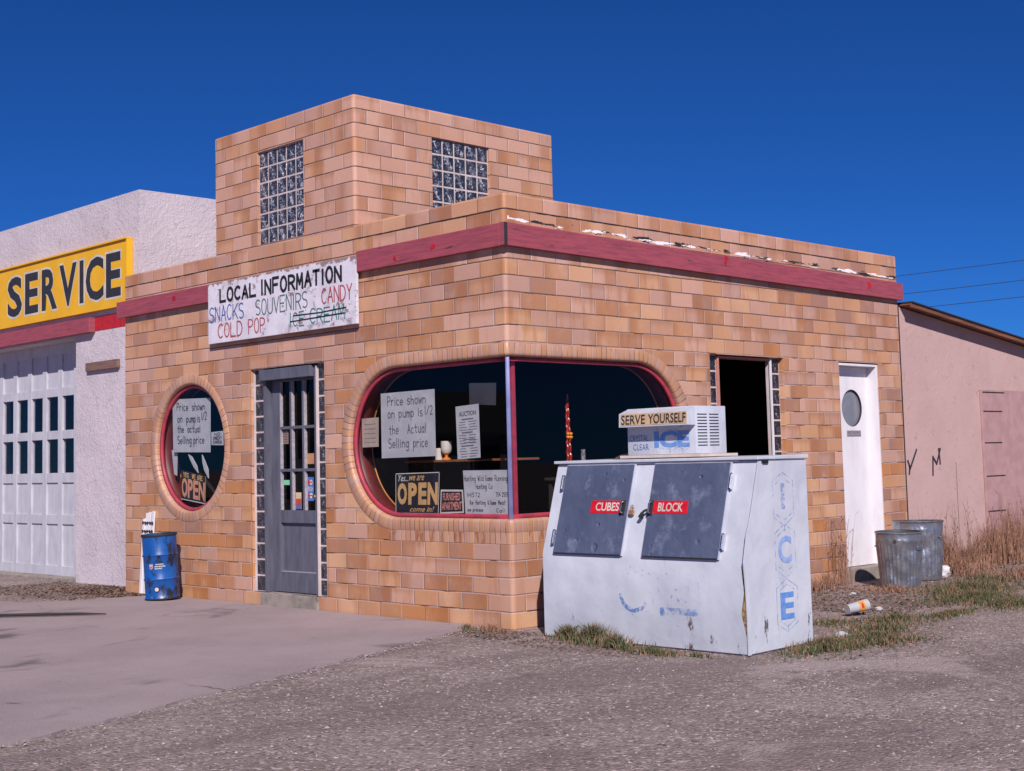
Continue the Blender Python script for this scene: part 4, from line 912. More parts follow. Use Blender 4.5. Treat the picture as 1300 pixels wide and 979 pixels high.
tube(bm, [(-.4, 1.12, 1.87), (-.4, 1.12, 1.90)], .008, 7); obj('twisted_stem', bm, M['redglass'], t, smooth=True)
for dy in (-.018, .018):
    for z in (1.535, 1.565):
        bm = NB(); lathe(bm, [(.001, -.014), (.013, -.009), (.017, 0), (.013, .009), (.001, .014)], (-.385, 1.12+dy, z), 12, close_bottom=False); obj('waist_bead', bm, M['amber'], t, smooth=True)
bm = NB(); lathe(bm, [(.001, 0), (.008, .006), (.001, .014)], (-.4, 1.12, 1.90), 8); obj('tip', bm, M['cream'], t)
M['clear'] = glass_mat('clear_glass', (.8, .8, .82), 1.9, .05)
bm = NB(); lathe(bm, [(.04, 0), (.045, .01), (.038, .03), (.045, .05), (.03, .075), (.034, .09), (.018, .11), (.026, .14), (.02, .16), (.02, .24)], (-.35, 1.25, 1.187), 14, flute=.004, nfl=5, close_top=True)
tag(obj('glass_decanter', bm, mat('faceted_glass', (.30, .27, .27), .1, (.08, .07, .08), sc=45, spec=1), None, (-.35, 1.25, 1.187), smooth=False), 'small faceted glass decanter beside the red spire', 'decanter')

# ================================================================== ice machine
IX0, IX1, IY, ID, IH, IK, II = .457, 2.357, -.125, .774, 1.323, .631, .203
im = thing('ice_machine', 'dented white outdoor ice merchandiser with two slate blue slanted doors', 'ice machine', (1.4, .26, 0))
def ice_white():
    N = NN('dented_white_metal'); P = N.pos(); N.b.inputs['Roughness'].default_value = .38
    c = N.mix(N.step(N.noise(P, 1.8, 6, .6), .3, .7), (.57, .59, .66), (.47, .49, .57))
    c = N.mix(N.m_('MULTIPLY', N.step(N.noise(N.scl(P, (1, 1, .5)), 5, 7, .7), .60, .72), .5), c, (.34, .37, .46))
    sp = N.n('ShaderNodeSeparateXYZ'); N.l(P, sp.inputs[0]); low = N.m_('SUBTRACT', .42, sp.outputs[2])
    r = N.m_('ADD', N.noise(N.scl(P, (1, 1, .35)), 9, 7, .72), N.m_('MULTIPLY', low, .26)); c = N.mix(N.step(r, .66, .72), c, (.10, .075, .08))
    c = N.mix(N.step(N.noise(P, 38, 3), .76, .79), c, (.12, .10, .12)); N.l(c, N.b.inputs['Base Color'])
    N.bump(N.m_('ADD', N.m_('MULTIPLY', N.noise(P, 3.4, 2, .4), 1.6), N.m_('MULTIPLY', N.noise(P, 11, 2), .22)), .38, .03); return N.m
M['ice'] = ice_white()
def prismY(bm, prof, x0, x1):
    a = [bm.verts.new((x0, y, z)) for y, z in prof]; b = [bm.verts.new((x1, y, z)) for y, z in prof]; n = len(prof)
    bm.faces.new(a); bm.faces.new(b[::-1])
    for i in range(n): bm.faces.new((a[i], b[i], b[(i+1) % n], a[(i+1) % n]))
    bmesh.ops.recalc_face_normals(bm, faces=bm.faces)
bm = NB(); yb = IY+ID
prismY(bm, [(IY+.004, .004), (IY, .02), (IY, IK), (IY+II, IH-.02), (yb, IH-.02), (yb, .012)], IX0, IX1)
bmesh.ops.bevel(bm, geom=list(bm.edges), offset=.008, segments=2, affect='EDGES')
body = obj('body', bm, M['ice'], im, smooth=True)
bm = NB(); prismY(bm, [(IY+II-.03, IH-.018), (IY+II-.03, IH+.004), (yb+.01, IH+.012), (yb+.01, IH-.018)], IX0-.015, IX1+.012)
bmesh.ops.bevel(bm, geom=list(bm.edges), offset=.004, segments=1, affect='EDGES'); obj('top_panel', bm, M['ice'], im)
bm = NB(); box(bm, IX0+.03, IX1-.04, IY+.03, yb-.02, -.02, .02); obj('skid', bm, M['tar'], im)
# right front corner flange: sprung seam, with dark gap and foam behind
bm = NB(); prismY(bm, [(IY-.010, .008), (IY-.008, .25), (IY-.016, .45), (IY-.030, .62), (IY+.015, .80), (IY+.07, .93), (IY+II-.02, IH-.03), (IY+II+.03, IH-.03), (IY+.13, .93), (IY+.03, .60), (IY+.022, .40), (IY+.02, .008)], IX1+.001, IX1+.010)
obj('side_flange', bm, M['ice'], im)
bm = NB(); poly(bm, [(IX1-.045, IY-.0015, .28), (IX1-.002, IY-.0015, .10), (IX1-.002, IY-.0015, .62), (IX1-.03, IY-.0015, .55), (IX1-.018, IY-.0015, .42)], nA, .001); sp_ = obj('split_seam', bm, mat('rust_gap', (.09, .05, .02), .9, (.40, .27, .12), sc=35), im)
sn = Vector((0, -(IH-IK), II)).normalized(); sd_ = Vector((0, II, IH-IK)).normalized(); SL = math.hypot(II, IH-IK)
def SP(x, s, o=0): return Vector((x, IY+II*s, IK+(IH-IK)*s))+sn*o
def door_blue():
    N = NN('slate_blue_metal'); P = N.pos(); N.b.inputs['Roughness'].default_value = .33; N.b.inputs['Metallic'].default_value = .25
    c = N.mix(N.step(N.noise(P, 2.5, 6, .6), .3, .7), (.125, .145, .225), (.085, .10, .17)); c = N.mix(N.m_('MULTIPLY', N.step(N.noise(P, 5, 6, .7), .52, .72), .7), c, (.25, .28, .39))  # paler blotches paint cloudy highlights into the door colour
    c = N.mix(N.step(N.noise(P, 60, 2), .76, .79), c, (.5, .5, .6)); N.l(c, N.b.inputs['Base Color'])
    vo = N.n('ShaderNodeTexVoronoi', feature='SMOOTH_F1'); vo.inputs['Scale'].default_value = 9; N.l(P, vo.inputs['Vector'])
    dn = N.step(vo.outputs['Distance'], .0, .16); N.bump(N.m_('ADD', N.m_('MULTIPLY', dn, .6), N.m_('MULTIPLY', N.noise(P, 4, 3), 1.6)), .8, .02); return N.m
M['blue'] = door_blue(); M['chrome'] = mat('chrome', (.75, .75, .78), .18, metal=1); M['redlabel'] = mat('red_label', (.62, .01, .02), .4, (.50, .008, .02), sc=30); M['lavender'] = mat('pale_edge', (.50, .50, .60), .4)
M['laiton'] = mat('padlock_brass', (.55, .30, .16), .35, metal=.5)
def slope_box(bm, x0, x1, s0, s1, o0, o1):
    vs = [bm.verts.new(SP(x, s, o)) for x in (x0, x1) for s in (s0, s1) for o in (o0, o1)]
    for q_ in [(0, 1, 3, 2), (4, 6, 7, 5), (0, 4, 5, 1), (2, 3, 7, 6), (0, 2, 6, 4), (1, 5, 7, 3)]: bm.faces.new([vs[i] for i in q_])
    bmesh.ops.recalc_face_normals(bm, faces=bm.faces)
def idoor(x0, x1, word, lx0, lx1, hx, hinge, lab):
    bm = NB(); slope_box(bm, x0-.008, x1+.008, -.002, .953, .0015, .014); d0 = obj('door', bm, M['lavender'], im, label=lab)
    bm = NB(); slope_box(bm, x0, x1, .008, .945, .0145, .021); obj('door_panel', bm, M['blue'], d0)
    bm = NB(); slope_box(bm, x0+.004, x1-.004, -.003, .006, .002, .019); obj('gasket', bm, M['tar'], d0)
    bm = NB(); slope_box(bm, lx0, lx1, .432, .564, .0215, .0235); lb = obj('word_label', bm, M['redlabel'], d0)
    bm = NB(); a, b = lx0+.05*(1 if word == 'CUBES' else 1), lx1-.04
    text(bm, word, SP(a, .455, .0235), SP(b, .455, .0235), SP(a, .545, .0235), sn, bold=.02, off=.001); obj('lettering', bm, M['cream'], lb)
    bm = NB(); sgn = 1
    box(bm, -.022, .022, -.055, .055, 0, .006, .002, M=Matrix.LocRotScale(SP(hx, .49, .0215), sn.to_track_quat('Z', 'Y'), None))
    hd = obj('handle', bm, M['tar'], d0)
    bm = NB(); tube(bm, [SP(hx+.008, .435, .024), SP(hx+.008, .437, .05), SP(hx+.008, .455, .058), SP(hx+.008, .525, .058), SP(hx+.008, .543, .05), SP(hx+.008, .545, .024)], .0065, 8); obj('grip', bm, M['chrome'], hd, smooth=True)
    for s0 in (.17, .76):
        bm = NB(); slope_box(bm, hinge-.010, hinge+.010, s0-.08, s0+.08, .002, .026); slope_box(bm, hinge-.004, hinge+.004, s0-.07, s0+.07, .025, .034); obj('hinge', bm, M['chrome'], d0)
idoor(.59, 1.265, 'CUBES', .905, 1.225, 1.222, .566, 'left slate blue door with the CUBES label')
idoor(1.465, 2.138, 'BLOCK', 1.505, 1.822, 1.487, 2.162, 'right slate blue door with the BLOCK label')
bm = NB(); slope_box(bm, 1.288, 1.330, .42, .465, .012, .03); tube(bm, [SP(1.296, .465, .02), SP(1.296, .50, .02), SP(1.309, .52, .02), SP(1.322, .50, .02), SP(1.322, .465, .02)], .0045, 6)
tag(obj('padlock', bm, M['laiton'], None, SP(1.309, .42, .02)), 'brass padlock hanging by the CUBES door handle', 'padlock')
bm = NB(); tube(bm, [SP(1.462, .47, .03), SP(1.44, .45, .04), SP(1.425, .42, .04)], .009, 8); tube(bm, [SP(1.43, .43, .035), SP(1.408, .385, .035)], .016, 8)
tag(obj('padlock', bm, M['tar'], None, SP(1.43, .40, .03)), 'dark steel padlock hanging by the BLOCK door handle', 'padlock')
bm = NB(); slope_box(bm, .60, 2.2, .958, .985, .001, .012); obj('drip_rail', bm, M['lavender'], im)
# blue marks on the carcass
M['faded'] = mat('faded_blue', (.36, .43, .66), .45, (.44, .48, .68), sc=30); M['bluepaint'] = mat('sign_blue', (.10, .24, .60), .45, (.16, .30, .62), sc=25, dirt=(.5, .5, .6), dsc=14, dlo=.66, dhi=.70)
N = NN('worn_decal_blue'); P = N.pos(); tr = N.n('ShaderNodeBsdfTransparent'); mxs = N.n('ShaderNodeMixShader'); N.b.inputs['Base Color'].default_value = (.12, .27, .60, 1); N.b.inputs['Roughness'].default_value = .45
N.put(mxs.inputs[0], N.m_('MULTIPLY', N.step(N.noise(P, 22, 6, .7), .42, .60), .52)); N.l(tr.outputs[0], mxs.inputs[1]); N.l(N.b.outputs[0], mxs.inputs[2]); N.l(mxs.outputs[0], N.out.inputs[0]); M['worn'] = N.m
def hexa(bm, cy, cz, w_, h_, th, fr, n):
    P_ = [(cy, cz+h_/2), (cy+w_/2, cz+h_/3), (cy+w_/2, cz-h_/3), (cy, cz-h_/2), (cy-w_/2, cz-h_/3), (cy-w_/2, cz+h_/3)]
    V_ = [fr(*p) for p in P_]; stroke(bm, V_+[V_[0]], th, n)
    for s in (1, -1):
        stroke(bm, [fr(cy, cz+s*h_/2), fr(cy, cz+s*h_*.36)], th, n); stroke(bm, [fr(cy, cz+s*h_*.40), fr(cy+w_*.38, cz+s*h_*.28)], th, n); stroke(bm, [fr(cy, cz+s*h_*.40), fr(cy-w_*.38, cz+s*h_*.28)], th, n)
fs_ = lambda y, z: Vector((IX1+.0015, y, z)); 
def on_side(z):  return 0
bm = NB(); textB(bm, 'E', .262, .423, .205, .388, IX1+.0015, bold=.03); obj('lettering', bm, M['bluepaint'], body, label='solid blue letter E')
bm = NB(); textB(bm, 'C', .258, .418, .585, .775, IX1+.0015, bold=.03, off=.001); obj('lettering', bm, mat('mid_blue', (.20, .32, .62), .45, (.30, .40, .66), sc=20), body, label='blue letter C')
bm = NB(); textB(bm, 'I', .31, .36, .96, 1.14, IX1+.0015, bold=.03); hexa(bm, .342, 1.03, .24, .37, .006, fs_, nB); hexa(bm, .342, .672, .24, .37, .006, fs_, nB); obj('worn_emblem', bm, M['worn'], body)
bm = NB(); hexa(bm, .342, .30, .25, .36, .006, fs_, nB); obj('emblem_outline', bm, M['worn'], body)
bm = NB(); box(bm, IX1+.010, IX1+.012, .09, .17, 1.278, 1.302); obj('rating_plate', bm, M['signblack'], im)
ff = lambda x, z: Vector((x, IY-.0015, z))
bm = NB(); a_ = [(1.37+.125*math.cos(R_(t)), .365+.115*math.sin(R_(t))) for t in range(185, 335, 10)]; stroke(bm, [ff(*p) for p in a_], .03, nA); stroke(bm, [ff(1.63, .24), ff(1.63, .265), ff(1.93, .265)], .045, nA, off=.003); obj('worn_lettering', bm, M['worn'], body)
bm = NB(); hexa(bm, 1.38, .37, .34, .40, .007, ff, nA); hexa(bm, 1.78, .36, .36, .40, .008, ff, nA); textA(bm, 'E', 1.68, 1.88, .25, .44, IY-.0015, bold=.02); M['ghost'] = M['worn'].copy(); 
for n_ in M['ghost'].node_tree.nodes:
    if n_.type == 'MAP_RANGE': n_.inputs[1].default_value = .52; n_.inputs[2].default_value = .68
obj('worn_emblem', bm, M['ghost'], body)

# cooling unit with the SERVE YOURSELF awning on top
cu = thing('cooling_unit', 'white refrigeration box with louvres and a SERVE YOURSELF header on the ice machine', 'cooling unit', (1.42, .35, IH+.012))
UY = .178; zb_ = IH+.035; zt_ = 1.705
bm = NB(); box(bm, 1.095, 1.745, UY, UY+.36, zb_, zt_, .006); ub = obj('body', bm, M['ice'], cu, smooth=True)
bm = NB(); box(bm, 1.03, 1.80, UY-.02, UY+.42, IH+.013, IH+.034, .003); obj('base_board', bm, mat('cream_board', (.62, .50, .44), .6), cu)
# header: sloped-front box
bm = NB(); prismY(bm, [(.078, 1.568), (.084, 1.668), (UY+.0, 1.700), (UY-.001, 1.566)], 1.098, 1.744); hd_ = obj('header', bm, M['ice'], cu)
bm = NB(); nh = Vector((0, -.1, .006)).normalized(); poly(bm, [(1.116, .0762, 1.578), (1.741, .0762, 1.578), (1.741, .0824, 1.664), (1.116, .0824, 1.664)], nh, .0015); hp = obj('panel', bm, mat('tan_panel', (.58, .40, .25), .6, (.47, .31, .19), sc=12), hd_)
bm = NB(); 
text(bm, 'SERVE', (1.124, .0764, 1.586), (1.355, .0764, 1.586), (1.124, .0812, 1.656), nh, bold=.01, off=.002); text(bm, 'YOURSELF', (1.385, .0764, 1.586), (1.735, .0764, 1.586), (1.385, .0812, 1.656), nh, bold=.015, off=.002)
obj('lettering', bm, M['ink'], hp)
bm = NB(); dkb = mat('dark_blue', (.05, .11, .36), .5); textA(bm, 'CRYSTAL', 1.118, 1.30, 1.462, 1.505, UY-.001, bold=-.01); obj('lettering', bm, dkb, ub); bm = NB(); textA(bm, 'CLEAR', 1.15, 1.30, 1.395, 1.44, UY-.001, bold=-.01); obj('lettering', bm, dkb, ub)
bm = NB(); textA(bm, 'ICE', 1.355, 1.685, 1.41, 1.53, UY-.001, bold=.05); obj('lettering', bm, M['bluepaint'], ub)
bm = NB(); fu = lambda x, z: Vector((x, UY-.001, z))
for cx in (1.385, 1.50, 1.62): hexa(bm, cx, 1.47, .13, .19, .004, fu, nA)
obj('worn_emblem', bm, M['worn'], ub)
bm = NB()
for y in (UY+.075, UY+.215):
    for i in range(11):
        z = 1.415+i*.0225; box(bm, 1.7455, 1.7475, y-.055, y+.055, z, z+.007)
obj('louvre', bm, M['tar'], ub)
# wooden stick / hose end on top of the machine
bm = NB(); tube(bm, [(.86, .30, IH+.016), (.90, .32, IH+.035), (1.0, .36, IH+.045), (1.09, .42, IH+.045)], .009, 8)
tag(obj('bent_pipe', bm, M['laiton'], None, (.95, .3, IH+.01)), 'thin bent copper pipe on top of the ice machine left of the cooling unit', 'pipe')

# ================================================================== blue drum and white slats
def drum_mat():
    N = NN('drum_blue'); P = N.pos(); N.b.inputs['Roughness'].default_value = .38
    c = N.mix(N.step(N.noise(P, 5, 4), .3, .7), (.004, .085, .34), (.004, .06, .25))
    d = N.noise(N.scl(P, (1, 1, .45)), 9, 7, .7); c = N.mix(N.step(d, .50, .60), c, (.012, .013, .022)); c = N.mix(N.step(N.noise(P, 26, 5, .7), .66, .70), c, (.25, .12, .08))
    N.l(c, N.b.inputs['Base Color']); N.bump(N.noise(P, 7, 3), .3, .02); return N.m
dr = thing('oil_drum', 'grease stained blue steel drum standing by the front wall', 'drum', (-4.86, -.27, .022))
TM = Matrix.Rotation(R_(3.2), 4, Vector((.86, -.51, 0)).normalized()) @ Matrix.Scale(.955, 4)
c0 = (-4.86, -.27, .024)
bm = NB(); lathe(bm, [(.178, 0), (.186, .006), (.186, .02), (.180, .028), (.180, .20), (.184, .208), (.190, .216), (.184, .224), (.180, .232), (.180, .455), (.184, .463), (.190, .471), (.184, .479), (.180, .487), (.181, .67), (.188, .678), (.188, .69), (.180, .692), (.178, .665), (.02, .660)], c0, 40, TM, close_top=True)
obj('body', bm, drum_mat(), dr, smooth=True)
bm = NB(); lathe(bm, [(.1885, .672), (.192, .684), (.186, .697), (.180, .69)], c0, 40, TM, close_bottom=False); lathe(bm, [(.1885, .004), (.1885, .018)], c0, 40, TM, close_bottom=False); obj('rim', bm, M['tar'], dr, smooth=True)
def on_drum(ang, z, o=0, w=0): 
    a = R_(ang); return Vector(c0)+TM @ Vector(((.181+o)*math.cos(a), (.181+o)*math.sin(a), z))
ca = math.degrees(math.atan2(-7.82+.27, 7.99+4.86))
def drum_patch(bm, pts, o):  # pts in (arc metres to the right, z)
    V_ = [on_drum(ca+math.degrees(x/.181), z, o) for x, z in pts]; f = bm.faces.new([bm.verts.new(v) for v in V_])
bm = NB(); k = 20
drum_patch(bm, [(-.055+.030*math.cos(2*PI*i/k), .115+.030*math.sin(2*PI*i/k)) for i in range(k)], .004); bg_ = obj('bung_ring', bm, M['tar'], dr)
bm = NB(); drum_patch(bm, [(-.055+.021*math.cos(2*PI*i/k), .115+.021*math.sin(2*PI*i/k)) for i in range(k)], .008); obj('bung', bm, M['cream'], dr)
bm = NB(); drum_patch(bm, [(-.125, .385), (-.085, .385), (-.085, .345), (-.105, .328), (-.125, .345)], .003); em = obj('emblem', bm, M['cream'], dr)
bm = NB(); drum_patch(bm, [(-.122, .368), (-.105, .352), (-.088, .368), (-.088, .352), (-.105, .336), (-.122, .352)], .005); obj('emblem_chevron', bm, M['brightred'], dr)
bm = NB(); drum_patch(bm, [(-.122, .383), (-.105, .370), (-.088, .383)], .0055); obj('emblem_field', bm, M['bluepaint'], dr)
bm = NB()
for s, z in (('GREASE', .365), ('MULTI', .338), ('FRANS', .345)): pass
for z, x0, x1 in ((.372, -.055, .03), (.350, -.065, .045), (.328, -.065, .01)):
    x = x0
    while x < x1:
        w_ = rnd.uniform(.006, .014); drum_patch(bm, [(x, z), (x+w_, z), (x+w_, z+.012), (x, z+.012)], .003); x += w_+.004
obj('worn_print', bm, M['cream'], dr)
sl_ = thing('slat_bundle', 'bundle of white painted slats leaning on the tile wall behind the drum', 'slats', (-5.35, -.12, .02))
for i, (x, z1, yo) in enumerate(((-5.50, .80, 0), (-5.45, .86, .012), (-5.395, .87, 0), (-5.34, .88, .012))):
    bm = NB(); MM = Matrix.Translation((x-.15, -.075+yo*.8, .02)) @ Matrix.Rotation(R_(-3.6), 4, 'X') @ Matrix.Rotation(R_(rnd.uniform(-1, 1)), 4, 'Y')
    box(bm, -.022, .022, -.008, .008, 0, z1, .002, M=MM); obj('slat', bm, M['white'], sl_)
bm = NB(); MM = Matrix.Translation((-5.57, -.075, .02)) @ Matrix.Rotation(R_(-3.6), 4, 'X')
for z in (.66, .75):
    b_ = NB(); box(b_, -.105, .12, -.0125, -.0095, z, z+.012, M=MM)
    for i in range(5): box(b_, -.10+i*.048, -.08+i*.048, -.0128, -.0092, z-.012, z+.02, M=MM)
    obj('wire_tie', b_, M['tar'], sl_)
bm.free()
bm = NB(); tube(bm, [(-4.6-.05*0, -2.02, .036), (-4.36, -1.80, .036), (-4.15, -1.59, .036), (-3.97, -1.41, .030)], [.014, .014, .012, .004], 8); bm.free()
bm = NB(); tube(bm, [(-5.6, -3.05, .036), (-4.9, -2.34, .036), (-4.36, -1.80, .036), (-4.12, -1.56, .034), (-3.95, -1.395, .027)], [.014, .014, .014, .012, .005], 8)  # tube added along an unidentified dark line on the apron
tag(obj('dark_line_tube', bm, M['tar'], None, (-4.4, -1.85, .022)), 'thin black tube added along an unidentified dark line on the apron in front of the garage', 'hose')

# ================================================================== trash cans
def can_mat():
    N = NN('galvanised_steel'); P = N.pos(); N.b.inputs['Roughness'].default_value = .34; N.b.inputs['Metallic'].default_value = .75
    c = N.mix(N.step(N.noise(P, 10, 5, .6), .3, .7), (.40, .41, .46), (.24, .25, .30)); c = N.mix(N.step(N.noise(N.scl(P, (1, 1, .4)), 12, 6, .7), .62, .7), c, (.10, .075, .08)); N.l(c, N.b.inputs['Base Color'])
    N.bump(N.noise(P, 6, 4), .6, .04); return N.m
M['galv'] = can_mat(); M['canin'] = mat('can_inside', (.05, .05, .06), .7)
def can(loc, r, h, tilt, label, seed):
    t = thing('trash_can', label, 'trash can', loc, 'galvanised trash cans beside the white door')
    R0 = random.Random(seed); bm = NB(); c = Vector(loc)+Vector((0, 0, .004)); TMx = Matrix.Rotation(R_(tilt), 4, Vector((.6, .8, 0)).normalized()); seg = 132; nfl = 33
    dents = [(R0.uniform(-120, 30), R0.uniform(.12, h*.75), R0.uniform(.004, .013), R0.uniform(.03, .07)) for _ in range(12)]
    prof = [(r*.80, 0, 0), (r*.83, .012, 0), (r*.83, .03, 0)]+[(r*(.83+.15*i/14), .035+(h*.80-.035)*i/14, 1) for i in range(15)]+[(r*.985, h*.83, 0), (r*1.0, h*.85, 0), (r*.985, h*.87, 0), (r*.99, h*.95, 0), (r*1.0, h*.97, 0), (r*1.03, h*.985, 0), (r*1.03, h*.997, 0), (r*1.0, h, 0)]
    rings = []
    for q_, z, fl_ in prof:
        ring_ = []
        for k_ in range(seg):
            a = k_*2*PI/seg; rr = q_+(.0042*max(-.4, math.cos(nfl*a)) if fl_ else 0)
            for da, dz, dd, dw in dents:
                x_ = ((math.degrees(a)-da+180) % 360-180)*PI/180*r; rr -= dd*math.exp(-(x_*x_+(z-dz)**2)/(dw*dw))*(1 if z > .04 else 0)*(1 if z < h*.9 else .3)
            ring_.append(bm.verts.new(c+TMx @ Vector((rr*math.cos(a), rr*math.sin(a), z))))
        rings.append(ring_)
    for A_, B_ in zip(rings, rings[1:]):
        for k_ in range(seg): bm.faces.new((A_[k_], A_[(k_+1) % seg], B_[(k_+1) % seg], B_[k_]))
    bm.faces.new(rings[0][::-1]); obj('body', bm, M['galv'], t, smooth=True)
    bm = NB(); lathe(bm, [(r*.70, .05), (r*.84, h*.8), (r*.975, h*.985)], c, 40, TMx); obj('inside', bm, M['canin'], t)
    for s in (0, 180):
        a = R_(s+5); ux = Vector((-math.sin(a), math.cos(a), 0)); o_ = Vector((math.cos(a), math.sin(a), 0))*r
        bm = NB(); tube(bm, [c+TMx @ (o_*.96+ux*-.06+Vector((0, 0, h*.74))), c+TMx @ (o_*1.04+ux*-.05+Vector((0, 0, h*.72))), c+TMx @ (o_*1.06+Vector((0, 0, h*.71))), c+TMx @ (o_*1.04+ux*.05+Vector((0, 0, h*.72))), c+TMx @ (o_*.96+ux*.06+Vector((0, 0, h*.74)))], .005, 6); obj('handle', bm, M['galv'], t, smooth=True)
    return t, c, TMx
t1, c1, T1 = can((.706, 4.69, 0), .226, .545, 1.2, 'dented galvanised trash can nearest the white door, the smaller one in front', 3)
can((.474, 5.5, 0), .258, .61, -1, 'larger dented galvanised trash can behind and right of the smaller one', 11)
bm = NB(); a = R_(-70); p = c1+T1 @ Vector((.226*math.cos(a), .226*math.sin(a), .46)); disc(bm, p, (-math.sin(a), math.cos(a), 0), (0, 0, 1), .02, seg=14, t=.004); obj('rust_hole', bm, mat('rust_hole_brown', (.06, .03, .03), .8), t1)
# plastic bag, cup, litter
def blob(name, c, r, mt, label, cat, seed, sz=.8, group=None):
    R0 = random.Random(seed); bm = NB(); bmesh.ops.create_icosphere(bm, subdivisions=3, radius=1)
    ph = [Vector((R0.uniform(-1, 1), R0.uniform(-1, 1), R0.uniform(-1, 1)))*R0.uniform(3, 9) for _ in range(7)]
    for v in bm.verts:
        d = 1+sum(.07*math.sin(v.co.dot(p)+i) for i, p in enumerate(ph)); v.co = Vector((v.co.x*r*d, v.co.y*r*d, max(-.55, v.co.z*d)*r*sz+r*sz*.55))+Vector(c)
    return tag(obj(name, bm, mt, None, c), label, cat, group)
M['plastic'] = mat('white_plastic', (.62, .60, .62), .4, (.5, .48, .5), bump=.4, bsc=25)
blob('plastic_bag', (.50, 5.90, 0), .085, M['plastic'], 'crumpled white plastic bag in the weeds right of the trash cans', 'bag', 5, 1.0)
cp = thing('paper_cup', 'white paper cup with an orange logo patch lying on its side in the grass', 'cup', (1.71, 2.31, .03))
ax = Vector((.35, .94, .12)).normalized(); p0 = Vector((1.66, 2.20, .062))
def cuppts(bm, s0, s1, ra, rb_, seg=24, arc0=0, arc1=2*PI, cap=True):
    a_ = ax.cross(Vector((0, 0, 1))).normalized(); b_ = a_.cross(ax); rings = []
    for s, r in ((s0, ra), (s1, rb_)):
        rings.append([bm.verts.new(p0+ax*s+(a_*math.cos(arc0+(arc1-arc0)*k/seg)+b_*math.sin(arc0+(arc1-arc0)*k/seg))*r) for k in range(seg+(arc1 < 2*PI-.01))])
    m_ = len(rings[0]); full = arc1 >= 2*PI-.01
    for k in range(m_ if full else m_-1): bm.faces.new((rings[0][k], rings[0][(k+1) % m_], rings[1][(k+1) % m_], rings[1][k]))
    if cap and full: bm.faces.new(rings[0][::-1]) 
bm = NB(); cuppts(bm, 0, .20, .036, .048); obj('body', bm, M['paper'], cp, smooth=True)
bm = NB(); cuppts(bm, .10, .155, .0435, .0465, 10, R_(-60), R_(70), cap=False); obj('logo_patch', bm, mat('cup_orange', (.75, .30, .04), .5), cp)
bm = NB(); cuppts(bm, .117, .138, .0448, .0460, 5, R_(-10), R_(40), cap=False); obj('logo_mark', bm, M['brightred'], cp)
for i, (x, y, r, lab) in enumerate(((2.33, 1.05, .045, 'crumpled white paper scrap close to the ice machine side'), (1.62, 2.75, .035, 'small white paper scrap behind the paper cup'), (1.38, 2.85, .03, 'tiny white scrap in the litter near the white doorstep'), (2.05, 3.9, .028, 'white scrap in the green grass at far right'), (.75, 3.75, .03, 'pale scrap beside the weeds under the side doorway'))):
    blob('paper_scrap', (x, y, .0), r, M['paper'], lab, 'litter', 20+i, .6, 'paper litter on the ground')

# ================================================================== vegetation and gravel
def inpoly(x, y, P_):
    c = False; j = len(P_)-1
    for i in range(len(P_)):
        if ((P_[i][1] > y) != (P_[j][1] > y)) and x < (P_[j][0]-P_[i][0])*(y-P_[i][1])/(P_[j][1]-P_[i][1])+P_[i][0]: c = not c
        j = i
    return c
def blades(bm, cx, cy, rx, ry, n, h, w_=.005, lean=.5, rot=0, z0=0):
    for _ in range(n):
        a = rnd.uniform(0, 2*PI); q_ = abs(rnd.gauss(0, .52))*(1+.25*math.sin(3*a+cx*7)+.18*math.sin(7*a+cy*5)); dx, dy = rx*q_*math.cos(a), ry*q_*math.sin(a)
        x = cx+dx*math.cos(rot)-dy*math.sin(rot); y = cy+dx*math.sin(rot)+dy*math.cos(rot); q_ = min(q_, 1.2)
        cl = math.sin(x*31+3*math.sin(y*17))*math.sin(y*29+2*math.sin(x*23))+.6*math.sin(x*83+y*71)
        if cl < rnd.uniform(-.9, .7): continue
        hh = h*rnd.uniform(.35, 1.25)*(1.1-.5*q_); t = rnd.uniform(0, 2*PI); l_ = hh*lean*rnd.uniform(.1, 1)
        b = rnd.uniform(0, PI); wx, wy = w_*math.cos(b)*rnd.uniform(.6, 1.3), w_*math.sin(b)
        p = [Vector((x-wx, y-wy, z0)), Vector((x+wx, y+wy, z0)), Vector((x+wx*.8+l_*.4*math.cos(t), y+wy*.8+l_*.4*math.sin(t), z0+hh*.6)), Vector((x-wx*.8+l_*.4*math.cos(t), y-wy*.8+l_*.4*math.sin(t), z0+hh*.6)), Vector((x+l_*math.cos(t), y+l_*math.sin(t), z0+hh))]
        v = [bm.verts.new(k) for k in p]; bm.faces.new((v[0], v[1], v[2], v[3])); bm.faces.new((v[3], v[2], v[4]))
def leafmat(name, c, c2, c3):
    N = NN(name); P = N.pos(); N.b.inputs['Roughness'].default_value = .75; N.b.inputs['Specular IOR Level'].default_value = .2
    col = N.mix(N.step(N.noise(P, 5, 3), .35, .65), c, c2); wn = N.noise(P, 60, 2); N.l(N.mix(N.step(wn, .5, .65), col, c3), N.b.inputs['Base Color']); return N.m
M['grass'] = leafmat('grass_green', (.05, .075, .035), (.085, .095, .045), (.17, .14, .075)); M['dry'] = leafmat('dry_weed', (.28, .145, .095), (.20, .10, .075), (.38, .23, .15)); M['drydark'] = leafmat('dry_litter', (.17, .10, .08), (.11, .075, .06), (.26, .18, .13))
bm = NB()
